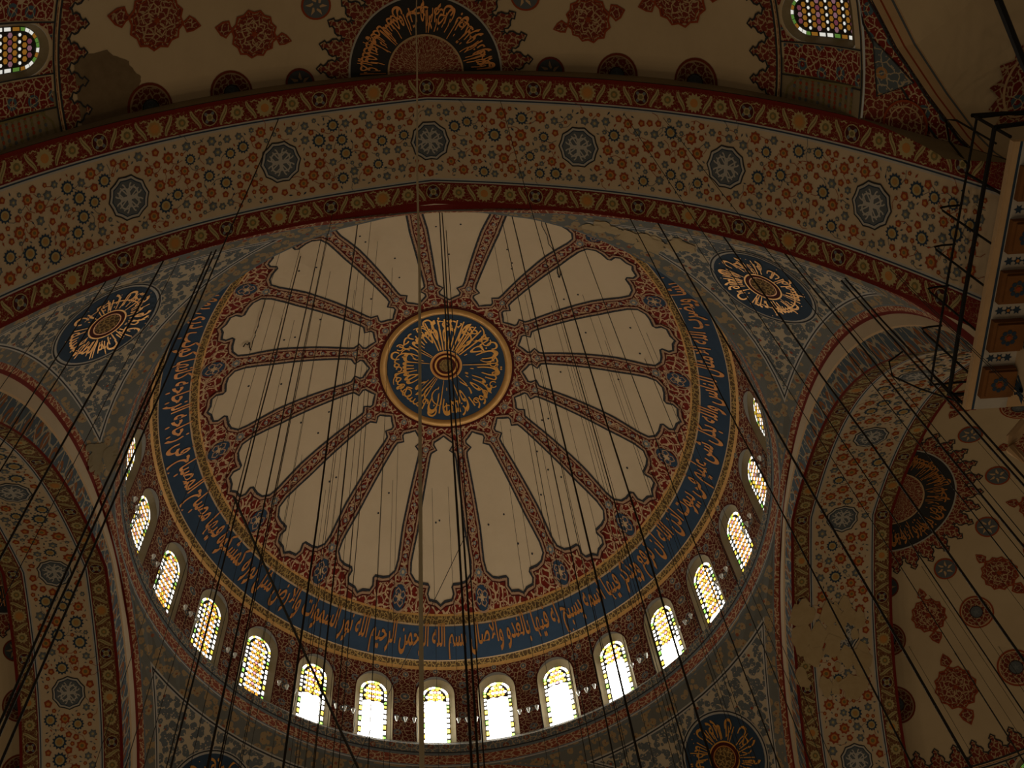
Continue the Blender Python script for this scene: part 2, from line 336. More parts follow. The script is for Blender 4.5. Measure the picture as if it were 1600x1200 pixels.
# plaster fields between the ribs
OUT = [(0, 3.32), (3.0, 3.46), (6.5, 3.62), (6.6, 3.74), (4.2, 3.95), (7.4, 4.11), (7.8, 4.31), (8.1, 5.51), (8.45, 7.15), (9.2, 8.26), (8.9, 8.62),
       (7.4, 8.83), (5.8, 8.89), (3.6, 8.9), (3.2, 8.98), (3.6, 9.19), (3.0, 9.35), (1.1, 9.39), (0, 9.5)]
tabo = [(r, d) for d, r in OUT]
rows = sorted(set([r for d, r in OUT] + rng(4.4, 8.2, 14)))
def field(k):
    m = MB(); pc = RIB0 + (k + .5) * 2 * PI / NR
    def g(x, y, l): return dome.P(pc + rad(x), y, l)
    cols = rng(-1, 1, 6); b = len(m.v)
    for r in rows:
        w = interp(r, tabo)
        for c in cols: m.vert(dome.P(pc + rad(c * w), r, .02), (r * math.cos(pc + rad(c * w)), r * math.sin(pc + rad(c * w))))
    n = len(cols)
    for i in range(len(rows) - 1):
        for j in range(n - 1):
            q = b + i * n + j; m.face((q, q + n, q + n + 1, q + 1), 'plaster')
    # outline in local metres (x across, y along the radius) so that the line keeps its width
    pts = [(rad(d) * r, r) for d, r in OUT] + [(-rad(d) * r, r) for d, r in reversed(OUT[1:-1])]
    fine = []
    for a, b_ in zip(pts, pts[1:] + pts[:1]):
        n2 = max(1, int(math.dist(a, b_) / .4))
        for q in range(n2): fine.append((lerp(a[0], b_[0], q / n2), lerp(a[1], b_[1], q / n2)))
    gg = lambda x, y, l: dome.P(pc + x / y, y, l)
    m.ribbon(gg, fine, .075, 'ink', .032, True, 0)
    m.ribbon(gg, fine, .07, 'roseline', .030, True, -.085)
    m.ribbon(gg, fine, .05, 'dkred', .029, True, -.14)
    for q in range(R.randint(2, 4)):     # ceiling hooks painted over with plaster
        r = R.uniform(4.6, 8.6); w = interp(r, tabo) * .7
        m.fan(sub(gg, rad(R.uniform(-w, w)) * r, r), circle(.045, 6), 'ink', .035)
    o = m.build('plaster_field', DOME)
    return o
for k in range(NR): field(k)
# ribs: chain of grey-blue knots and the big blue rosettes at their feet
def rib(k):
    m = MB(); pc = RIB0 + k * 2 * PI / NR
    gg = lambda x, y, l: dome.P(pc + x / y, y, l)
    # woven strands
    for sgn in (-1, 1):
        pts = [(sgn * .17 * math.sin(PI * (y - 4.2) / .46), y) for y in rng(4.2, 8.35, 80)]
        m.ribbon(gg, pts, .045, 'roseline', .02)
    y = 4.43
    while y < 8.3:
        m.fan(sub(gg, 0, y), circle(.075, 8), 'slate', .024); m.fan(sub(gg, 0, y), circle(.035, 6), 'buff', .028); y += .46
    for y_, r_ in ((3.2, .17), (4.0, .17), (8.62, .21)):
        m.fan(sub(gg, 0, y_), star(r_ * .7, r_, 8), 'roseline', .024); m.fan(sub(gg, 0, y_), star(r_ * .5, r_ * .86, 8), 'slate', .028); m.fan(sub(gg, 0, y_), circle(r_ * .3, 8), 'buff', .032)
    for sgn in (-1, 1):
        for ya, yb, a in ((2.98, 3.7, .33), (3.7, 4.25, .3)):
            m.ribbon(gg, [(sgn * a * math.sin(PI * t), lerp(ya, yb, t)) for t in rng(0, 1, 8)], .035, 'roseline', .021)
    m2 = MB(); g2 = sub(gg, 0, 9.36)
    m2.ribbon(g2, circle(.40, 20), .05, 'roseline', .026, True)
    m2.fan(g2, [(x * .78, y * 1.0) for x, y in circle(.37, 20)], 'blue', .022, rings=2)
    for q in range(4):
        m2.ribbon(sub(g2, 0, 0, q * PI / 2 + .4), [(.03, .05), (.10, .16), (.02, .27), (-.11, .22), (-.1, .12)], .045, 'roseline', .030)
    m2.fan(g2, star(.07, .14, 6), 'buff', .034)
    for sgn in (-1, 1):     # scrolls each side
        m2.ribbon(gg, [(sgn * (.45 + .35 * math.sin(t)), 9.25 + .33 * math.cos(t)) for t in rng(-.3, 5.2, 16)], .04, 'roseline', .022)
        m2.ribbon(gg, [(sgn * (1.15 + .25 * math.sin(t)), 9.60 + .14 * math.cos(t)) for t in rng(0, 5.5, 14)], .035, 'roseline', .022)
        m2.ribbon(gg, [(sgn * (.28 + .16 * math.sin(t)), 8.86 + .16 * math.cos(t)) for t in rng(0, 5.0, 12)], .035, 'roseline', .022)
    o = m.build('rib', DOME); m2.build('rosette', o)
for k in range(NR): rib(k)

# central calligraphy roundel
mb = MB(); g = dome.cen()
mb.grid(lambda u, v: (dome.P(u, v, .05), (u, v)), rng(0, 2 * PI, 96), [.02, .18, .30, .42, .50, .60, .66, .70, 1.2, 1.8, 2.3, 2.6],
        lambda i, j: ('arab_gold', 'arab_gold', 'dkred', 'gold', 'dkred', 'dullgold', 'gold', 'blue', 'blue', 'blue', 'blue')[j])
ROUND = mb.build('calligraphy_roundel', DOME); ROUND['label'] = 'dark blue roundel with gilt Arabic calligraphy at the crown'
mb = MB()
mb.grid(lambda u, v: (dome.P(u, v, .05 + .09 * math.sin(PI * (v - 2.58) / .30)), (u, v)), rng(0, 2 * PI, 96), [2.58, 2.62, 2.68, 2.74, 2.80, 2.84, 2.88], 'goldrim')
mb.grid(lambda u, v: (dome.P(u, v, .03), (u, v)), rng(0, 2 * PI, 96), [2.87, 2.98], 'dkred')
mb.build('gilt_rim', ROUND, smooth=True)
mb = MB(); gp = lambda phi, r, l: dome.P(phi, r, l)
ring_text(mb, FATIR[:42], gp, .74, 2.55, rad(100), rad(358), 'gold', .075)
ring_text(mb, FATIR[42:], gp, 1.80, 2.57, rad(70), rad(350), 'gold', .08)
for k in range(11):      # long letter strokes and sweeping curves
    a = rad(250 + k * 7.0); mb.ribbon(lambda x, y, l: dome.P(a + x / y, y, l), [(.02 * math.sin(3 * t), .8 + 1.55 * t) for t in rng(0, 1, 6)], .055, 'gold', .085)
for k in range(9):
    a = rad(R.uniform(0, 360)); r = R.uniform(1.4, 2.1)
    mb.ribbon(lambda x, y, l: dome.P(math.atan2(y, x), math.hypot(x, y), l), [(r * math.cos(a) + .42 * math.cos(a + t), r * math.sin(a) + .42 * math.sin(a + t)) for t in rng(0, 2.6, 12)], .06, 'gold', .09, taper=True)
for k in range(12):      # looping letter bodies
    a = rad(30 * k + R.uniform(-8, 8)); r = R.uniform(1.9, 2.25); q_ = R.uniform(.10, .2)
    mb.ribbon(lambda x, y, l: dome.P(math.atan2(y, x), math.hypot(x, y), l), [(r * math.cos(a) + q_ * math.cos(t), r * math.sin(a) + q_ * math.sin(t)) for t in rng(a, a + 5.2, 14)], .05, 'gold', .09)
mb.build('gilt_lettering', ROUND)

# inscription band
mb = MB()
mb.grid(lambda u, v: (dome.P(u, v, .01), (u * 10.5, v)), rng(0, 2 * PI, 192), [10.04, 10.25, 10.5, 10.75, 10.95], 'blue')
BAND = mb.build('inscription_band', DOME); BAND['label'] = 'dark blue inscription band round the foot of the dome'
mb = MB()
ring_text(mb, NUR, gp, 10.08, 10.93, rad(89.2), rad(359), 'dullgold', .035, 1.12, 0, .014)
mb.build('gilt_lettering', BAND)

# ------------------------------------------------------------------ drum wall with 28 arched windows
NW = 28; DA = 2 * PI / NW; WR = 11.45; GR = 11.63
ZT, ZS = 36.47, 33.12; HWG = .575
def arch_outline(hw, zb, zt, n=10, pointed=.12):
    """closed outline from bottom left, up, over, down; centre x = 0"""
    sp = zt - hw * (1 + pointed)
    pts = [(-hw, zb), (-hw, lerp(zb, sp, .33)), (-hw, lerp(zb, sp, .66))]
    for k in range(n + 1):
        a = PI - PI * k / n; pts.append((hw * math.cos(a), sp + hw * (1 + pointed) * math.sin(a)))
    pts += [(hw, lerp(zb, sp, .66)), (hw, lerp(zb, sp, .33)), (hw, zb), (hw * .33, zb), (-hw * .33, zb)]
    return pts
def rect_match(pts, hx, zb, zt, cz):
    """push every outline point out to the bay's rectangle along rays from the centre"""
    out = []
    for x, z in pts:
        dx, dz = x, z - cz; t = 1e9
        if abs(dx) > 1e-6: t = min(t, hx / abs(dx))
        if dz > 1e-6: t = min(t, (zt - cz) / dz)
        if dz < -1e-6: t = min(t, (cz - zb) / -dz)
        out.append((dx * t, cz + dz * t))
    return out
def holed_bay(m, S, hole, hx, zb, zt, mats, fr=(0, .3, .65, 1)):
    cz = (hole[0][1] + max(p[1] for p in hole)) / 2
    pts = []
    for a, b in zip(hole, hole[1:] + hole[:1]):
        n = max(1, int(math.dist(a, b) / .35))
        for q in range(n): pts.append((lerp(a[0], b[0], q / n), lerp(a[1], b[1], q / n)))
    # corner points so the rectangle keeps its corners
    for cx, cy in ((-hx, zb), (hx, zb), (hx, zt), (-hx, zt)):
        best = min(range(len(pts)), key=lambda i: abs(math.atan2(pts[i][1] - cz, pts[i][0]) - math.atan2(cy - cz, cx)))
        pts[best] = pts[best] + ((cx, cy),)
    inner = [(p[0], p[1]) for p in pts]; outer = rect_match(inner, hx, zb, zt, cz)
    outer = [p[2] if len(p) > 2 else o for p, o in zip(pts, outer)]
    prev = None
    for k, t in enumerate(fr):
        cur = [m.vert(S(lerp(a[0], b[0], t), lerp(a[1], b[1], t)), (lerp(a[0], b[0], t), lerp(a[1], b[1], t))) for a, b in zip(inner, outer)]
        if prev:
            n = len(cur)
            for i in range(n): m.face((prev[i], cur[i], cur[(i + 1) % n], prev[(i + 1) % n]), mats[k - 1])
        prev = cur
def drumS(a0):
    def S(x, z):
        r = WR if z < 36.2 else lerp(WR, 11.2, min(1, (z - 36.2) / .86))
        return (r * math.cos(a0 - x / WR), r * math.sin(a0 - x / WR), z)
    return S
hxb = DA * WR / 2
hole = arch_outline(.80, 33.12, 36.74)
mb = MB()
for k in range(NW):
    a0 = PI + PI / NW - k * DA
    off = k * DA * WR
    b0 = len(mb.v); holed_bay(mb, drumS(a0), hole, hxb, 33.12, 37.06, ['dkred', 'arab_drum', 'arab_drum', 'arab_drum'], (0, .09, .35, .7, 1))
    for q in range(b0, len(mb.v)): x, z = mb.uv[q]; mb.uv[q] = (x + off, z)
    # painted rosettes on the pier and over the window
    S = drumS(a0)
    def gs(x, z, l, S=S):
        p = S(x, z); d = math.hypot(p[0], p[1]); return (p[0] * (1 - l / d), p[1] * (1 - l / d), p[2])
    for sx, z, r in ((hxb, 35.6, .24), (hxb, 36.75, .15), (0, 36.96, .13), (-.62, 36.75, .1), (.62, 36.75, .1), (hxb, 34.3, .18)):
        mb.fan(sub(gs, sx, z), star(r * .85, r, 8), 'buff', .012); mb.fan(sub(gs, sx, z), circle(r * .78, 12), 'greyblue', .018); mb.fan(sub(gs, sx, z), star(r * .2, r * .45, 5), 'buff', .024)
DRUM = mb.build('drum_wall'); tag(DRUM, 'red and ochre arabesque wall of the drum ringed by arched windows', 'wall', 'structure')

def make_window(name, S2, g_in, hw_in, zb, zt, hw_out, zt_out, seed, bleach, scheme, alpha, cell=.15):
    """S2(x, z, depth) maps to the wall; depth grows outwards"""
    rr = random.Random(seed)
    m = MB(); n = 14
    gi = arch_outline(hw_in, zb, zt, n); go = arch_outline(hw_out, zb - .02, zt_out, n)
    N = len(gi)
    A = [m.vert(S2(x, z, 0)) for x, z in go]; B = [m.vert(S2(x, z, g_in)) for x, z in gi]
    mid = [m.vert(S2(lerp(a[0], b[0], .45), lerp(a[1], b[1], .45), g_in * .5)) for a, b in zip(go, gi)]
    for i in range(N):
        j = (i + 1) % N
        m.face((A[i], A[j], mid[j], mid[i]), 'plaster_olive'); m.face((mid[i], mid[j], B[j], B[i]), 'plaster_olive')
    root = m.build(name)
    # leading behind the glass pieces
    m = MB(); m.fan(lambda x, y, l: S2(x, y, g_in + .01), gi, 'lead', 0, (0, (zb + zt) / 2), 2); m.build('lead_came', root)
    m = MB(); gg = lambda x, y, l: S2(x, y, g_in - l)
    bw = hw_in * .20
    # border pieces
    outl = arch_outline(hw_in - .02, zb + .03, zt - .02, 12)[:19]
    inn = arch_outline(hw_in - bw, zb + .03, zt - bw, 12)[:19]
    seg = []
    for i in range(len(outl) - 1):
        nseg = max(1, round(math.dist(outl[i], outl[i + 1]) / .26))
        for q in range(nseg):
            t0, t1 = q / nseg, (q + 1) / nseg; e = .06
            f = lambda P, t: (lerp(P[i][0], P[i + 1][0], t), lerp(P[i][1], P[i + 1][1], t))
            seg.append([f(outl, t0 + e), f(outl, t1 - e), f(inn, t1 - e), f(inn, t0 + e)])
    for i, q in enumerate(seg):
        c = 'glass_clear' if scheme == 'drum' else 'glass_clear'
        mid_i = len(seg) // 2
        if i in (mid_i,): c = 'glass_green'
        elif i % 4 == 1: c = 'glass_yellow' if scheme == 'drum' else 'glass_green'
        elif i % 4 == 2 and scheme != 'drum': c = 'glass_amber'
        elif i % 7 == 3 and scheme == 'drum': c = 'glass_green'
        m.poly(gg, q, c, .01)
    # field of hexagons
    iw = hw_in - bw - .03; it = zt - bw - .03
    zc = zt - hw_in * 1.12
    top_bleach = lerp(zb, zt, bleach)
    if bleach > 0:  # overexposed lower part: glare drawn as one unleaded clear pane
        m.poly(gg, [(-iw, zb + .04), (iw, zb + .04), (iw, top_bleach), (iw * .4, top_bleach + .12), (0, top_bleach + .04), (-iw * .4, top_bleach + .12), (-iw, top_bleach)], 'glass_clear', .01)
    h = cell * .88; row = 0; z = zb + cell * .6
    while z < it:
        x = -math.floor(iw / cell) * cell + (cell / 2 if row % 2 else 0)
        while x <= iw:
            lim = iw if z < zc else math.sqrt(max(0, iw * iw - ((z - zc) / 1.12) ** 2))
            if abs(x) + cell * .32 < lim and z > top_bleach + .08:
                ci = round(x / (cell / 2))
                if scheme == 'drum':
                    c = 'glass_pink' if (row % 4 == 0 and ci % 6 == 0) else 'glass_clear' if row % 2 == 0 else 'glass_amber'
                    if row % 4 == 2 and ci % 6 == 0: c = 'glass_clear'
                    if rr.random() < .10: c = 'glass_yellow'
                else:
                    c = 'glass_rose' if row % 4 == 0 else 'glass_amber' if row % 2 else 'glass_clear'
                    if row % 4 == 0 and ci % 4 == 0: c = 'glass_pink'
                k = .43 if c != 'glass_clear' else (.44 if scheme == 'drum' else .27)
                ph = PI / 6
                m.poly(gg, [(x + cell * k * math.cos(a * PI / 3 + ph), z + cell * k * 1.05 * math.sin(a * PI / 3 + ph)) for a in range(6)], c, .01)
            x += cell
        z += h; row += 1
    gl = m.build('stained_glass', root); gl.color = (1, 1, 1, alpha)
    return root
# strength of the daylight in each window, clockwise from the one at the far left of the photograph
DAY = {0: .16, 1: .20, 2: .24, 3: .27, 4: .34, 5: .62, 6: .85, 7: 1, 8: 1, 9: 1, 10: .85, 11: .55, 12: .38, 13: .28, 14: .20, 15: .16}
BLE = {4: 0, 5: .45, 6: .62, 7: .72, 8: .70, 9: .66, 10: .6, 11: .34, 12: .12}  # share of each window's height whited out by painted glare
ORD = ['far left end of the lit row, a thin sliver', 'second from the left end', 'third from the left end', 'fourth from the left end', 'fifth from the left end', 'sixth from the left end, crossed by a slack cable',
       'seventh from the left end', 'the brightest, left of the hanging chains', 'just right of the hanging chains', 'ninth from the left end', 'sixth from the right end',
       'fifth from the right end', 'fourth from the right end', 'third from the right end', 'second from the right end', 'far right end of the lit row, a thin sliver']
for k in range(NW):
    a0 = PI + PI / NW - k * DA
    def S2(x, z, d, a0=a0): r = WR + d; return (r * math.cos(a0 - x / WR), r * math.sin(a0 - x / WR), z)
    al = DAY.get(k, .12)
    w = make_window('window_%d' % (k + 1), S2, GR - WR, HWG, ZS, ZT, .80, 36.74, k, BLE.get(k, 0), 'drum', al, .165)
    tag(w, 'arched stained glass drum window, ' + ORD[k] if k < 16 else 'arched stained glass drum window hidden behind the near arch, number %d of twelve going round' % (k - 15), 'window', 'structure')

LRL = ['%s pier from the left end of the lit row' % w_ for w_ in ('first', 'second', 'third', 'fourth', 'fifth', 'sixth', 'seventh')] + ['pier crossed by the chains'] + ['%s pier from the right end of the lit row' % w_ for w_ in ('seventh', 'sixth', 'fifth', 'fourth', 'third', 'second', 'first')]
# lamps on iron rails between the windows
def lamp_rail(k):
    a0 = PI + PI / NW - (k + .5) * DA
    def W(x, y, z): r = WR - y; return (r * math.cos(a0 - x / r), r * math.sin(a0 - x / r), z)
    root = empty('lamp_rail', W(0, 0, 33.9)); inv = Vector(root.location)
    def L(x, y, z): return Vector(W(x, y, z)) - inv
    m = MB(); m.tube([L(-.46, .22, 34.12), L(-.2, .26, 34.16), L(.2, .26, 34.16), L(.46, .22, 34.12)], .012, 'iron', 5)
    m.tube([L(0, 0, 33.95), L(0, .26, 34.16)], .012, 'iron', 5); m.tube([L(0, 0, 34.45), L(0, .26, 34.16)], .012, 'iron', 5); m.build('rail', root)
    m = MB(); m.tube([L(.50, .02, 33.12), L(.50, .10, 33.6), L(.50, .10, 34.3), L(.48, .05, 34.45), L(.46, 0, 34.40)], .018, 'iron', 5); m.build('hook_rod', root)
    for x in (-.36, 0, .36):
        m = MB(); c = L(x, .25, 34.0); m.lathe([(.0, -.10), (.035, -.08), (.05, 0), (.075, .10), (.085, .13)], 'lampglass', 10, c); m.build('glass_cup', root, smooth=True)
    tag(root, 'iron rail of three glass lamps, ' + LRL[k], 'lamp', group='lamp rails between the drum windows')
for k in range(0, 15): lamp_rail(k)

# ------------------------------------------------------------------ cornice ring under the windows
mb = MB()
prof = [(11.47, 33.12), (11.30, 32.90), (11.10, 32.66), (11.06, 32.60), (11.10, 32.26), (11.11, 32.20), (11.15, 32.12), (11.21, 31.72), (11.21, 31.66), (11.20, 31.60), (11.22, 31.48)]
mats = ['arab_sill', 'arab_sill', 'arab_sill', 'arab_sill', 'ink', 'slate', 'arab_scroll', 'slate', 'pale', 'pend_border']
mb.grid(lambda u, v: ((prof[v][0] * math.cos(u), prof[v][0] * math.sin(u), prof[v][1]), (u * 11.3, prof[v][1])), rng(0, 2 * PI, 192), range(len(prof)), lambda i, j: mats[j])
o = mb.build('cornice'); tag(o, 'painted stucco cornice ring below the drum windows with red scroll band', 'cornice', 'structure')

# ------------------------------------------------------------------ pendentives
A = 11.3; PR_, PZ = 15.98, 20.1
def rho(z): return math.sqrt(PR_ ** 2 - (z - PZ) ** 2)
DB = [0, .02, .15, .19, .44, .47, .50, .54]
CB = ['red', 'arab_scroll', 'slate', 'border', 'l1', 'l2', 'l3']
ZB = [31.5, 31.45, 30.98, 30.94, 30.90, 30.86]; RB = ['rline', 'border', 'l1', 'l2', 'l3']
zs = ZB + [30.86 - .3 * k for k in range(1, 35)]
LM = {'l1': 'pale', 'l2': 'ink', 'l3': 'pale'}
def pendentive(sx, sy, label, rlabel, stain=False):
    m = MB()
    def colx(z):
        r = rho(z); mid = r / math.sqrt(2); xs = [min(max(A - d, mid), r) for d in DB]
        a0 = math.acos(min(1, xs[-1] / r)); a1 = PI / 4
        ang = [math.acos(min(1, x / r)) for x in xs] + [lerp(a0, a1, q / 6) for q in range(1, 7)]
        return r, ang + [PI / 2 - a for a in reversed(ang[:-1])]
    rows_ = []
    for z in zs:
        r, an = colx(z); rows_.append([m.vert((sx * r * math.cos(a), sy * r * math.sin(a), z), (a * 14, z)) for a in an])
    nc = len(rows_[0]) - 1
    for i in range(len(zs) - 1):
        rb = RB[i] if i < len(RB) else 'panel'
        for j in range(nc):
            jj = min(j, nc - 1 - j); cb = CB[jj] if jj < len(CB) else 'panel'
            if cb in ('red', 'arab_scroll', 'slate'): mt = cb
            elif rb == 'rline': mt = 'slate'
            elif 'border' in (cb, rb): mt = 'pend_border'
            elif 'l1' in (cb, rb): mt = 'pale'
            elif 'l2' in (cb, rb): mt = 'ink'
            elif 'l3' in (cb, rb): mt = 'pale'
            else: mt = 'pend_panel'
            m.face((rows_[i][j], rows_[i][j + 1], rows_[i + 1][j + 1], rows_[i + 1][j]), mt)
    P = m.build('pendentive'); tag(P, label, 'pendentive', 'structure')
    C = Vector((0, 0, PZ)); n0 = Vector((sx * 9.27, sy * 9.27, 29.15 - PZ)).normalized()
    T = Vector((0, 0, 1)).cross(n0).normalized(); B = n0.cross(T)
    if B.z < 0: B = -B
    T = -T     # to the right when seen from inside with the ring on top
    def g(x, y, l):
        d = (n0 + (T * x + B * y) / PR_).normalized(); return tuple(C + d * (PR_ - l))
    m = MB()
    m.fan(g, circle(1.72, 48), 'pale', .02, (0, 0), 6); m.ribbon(g, circle(1.66, 48), .05, 'ink', .03, True)
    m.fan(g, circle(1.56, 48), 'blue', .035, (0, 0), 6)
    m.fan(g, circle(.58, 32), 'dkred', .05, (0, 0), 3); m.fan(g, circle(.38, 24), 'arab_gold', .055, (0, 0), 2); m.ribbon(g, circle(.58, 32), .05, 'gold', .06, True); m.ribbon(g, circle(.42, 32), .04, 'dullgold', .06, True)
    ro = m.build('calligraphy_roundel', P); ro['label'] = rlabel
    m = MB(); gq = lambda p, r, l: g(r * math.cos(p), r * math.sin(p), l)
    ring_text(m, FATIR[:34] if sx > 0 else FATIR[30:64], gq, .62, 1.50, rad(90), rad(356), 'gold', .06)
    rr = random.Random(int(sx * 3 + sy * 5 + 20))
    for k in range(34):
        a = rr.uniform(0, 2 * PI); r0_ = rr.uniform(.62, .8); m.ribbon(g, [(r * math.cos(a + .1 * (r - r0_)), r * math.sin(a + .1 * (r - r0_))) for r in rng(r0_, r0_ + rr.uniform(.3, .7), 4)], .035, 'gold', .065)
    m.ribbon(g, [(1.02 * math.cos(t), 1.02 * math.sin(t)) for t in rng(2.2, 4.6, 16)], .05, 'gold', .065, taper=True)
    m.build('gilt_lettering', ro)
    m = MB()     # interlace and leaf scatter in the panel
    for k in range(16):
        a = rr.uniform(0, 2 * PI); r_ = rr.uniform(1.0, 1.5)
        m.fan(sub(g, r_ * math.cos(a), r_ * math.sin(a)), circle(.02, 5), 'gold', .06)
    m.build('gilt_dots', ro)
    return P
pendentive(1, -1, 'near right pendentive with worn ochre patch and yellowed calligraphy roundel', 'blue and gold roundel, its upper end stained yellow')
pendentive(-1, -1, 'near left pendentive with blue leaf painting and bright gold roundel', 'blue and gold roundel with crisp lettering')
pendentive(1, 1, 'far right pendentive with blue flowers, cut off by the lower edge of the picture', 'dark blue roundel, lower right')
pendentive(-1, 1, 'far left pendentive whose roundel only just shows above the lower edge', 'dark blue roundel, lower left')

# ------------------------------------------------------------------ the four great arches
def zA(t): t = abs(t); return 30.62 - .256 * t - .02 * t * t - .0003 * t ** 4
TT = [11.35 * k / 400 for k in range(401)]; SS = [0]
for a, b in zip(TT, TT[1:]): SS.append(SS[-1] + math.hypot(b - a, zA(b) - zA(a)))
SMAX = SS[-1]; ts_tab = list(zip(SS, TT))
def t_of(s): return math.copysign(interp(min(abs(s), SMAX), ts_tab), s)
SIDE = {'n': lambda t, d, z: (t, -d, z), 'f': lambda t, d, z: (-t, d, z), 'r': lambda t, d, z: (d, t, z), 'l': lambda t, d, z: (-d, -t, z)}
def flower(m, g, x, y, r, kind, rr):
    q = sub(g, x, y, rr.uniform(0, 6.28))
    if kind == 'bluesun':
        m.fan(q, star(r * .78, r * 1.05, 12), 'blue', .012); m.fan(q, circle(r * .62, 12), 'khaki', .016); m.fan(q, circle(r * .4, 8), 'ochre', .02)
    elif kind == 'bluebud':
        m.fan(q, star(r * .7, r, 6), 'greyblue', .012); m.fan(q, circle(r * .6, 8), 'slate', .016); m.fan(q, circle(r * .3, 6), 'khaki', .02)
    elif kind == 'redrose':
        m.fan(q, star(r * .75, r, 8), 'rust', .012); m.fan(q, circle(r * .55, 8), 'amber', .016); m.fan(q, circle(r * .3, 6), 'olive', .02)
    elif kind == 'redbud':
        m.fan(q, star(r * .8, r, 5), 'rust', .012); m.fan(q, circle(r * .45, 6), 'amber', .016)
    elif kind == 'leaf':
        c = rr.choice(('blue', 'greyblue', 'rust', 'greyblue'))
        m.poly(q, [(-r, 0), (-r * .2, r * .4), (r, 0), (-r * .2, -r * .4)], c, .012)
def knot_medallion(parent, g, r=.57, mats=('blue', 'pale')):
    m = MB()
    m.fan(g, star(r * .93, r, 10), 'ink', .012, (0, 0), 2); m.fan(g, star(r * .86, r * .93, 10), 'pale', .016, (0, 0), 2); m.fan(g, star(r * .77, r * .83, 10), 'blue', .02, (0, 0), 2)
    m.fan(g, star(r * .72, r * .78, 10), 'greyblue', .022, (0, 0), 2)
    for k in range(4):
        q = sub(g, 0, 0, k * PI / 2 + PI / 4)
        m.ribbon(q, [(x + .27 * r, y) for x, y in circle(.25 * r, 12)], .075 * r, 'pale', .025, True)
        m.ribbon(q, [(.62 * r * math.cos(t), .20 * r + .10 * r * math.sin(3 * t)) for t in rng(.3, PI - .3, 12)], .065 * r, 'pale', .025)
        m.ribbon(q, [(.10 * r, -.6 * r), (.16 * r, -.2 * r), (.06 * r, .2 * r), (.12 * r, .6 * r)], .06 * r, 'pale', .025)
    return m.build('knot_medallion', parent)
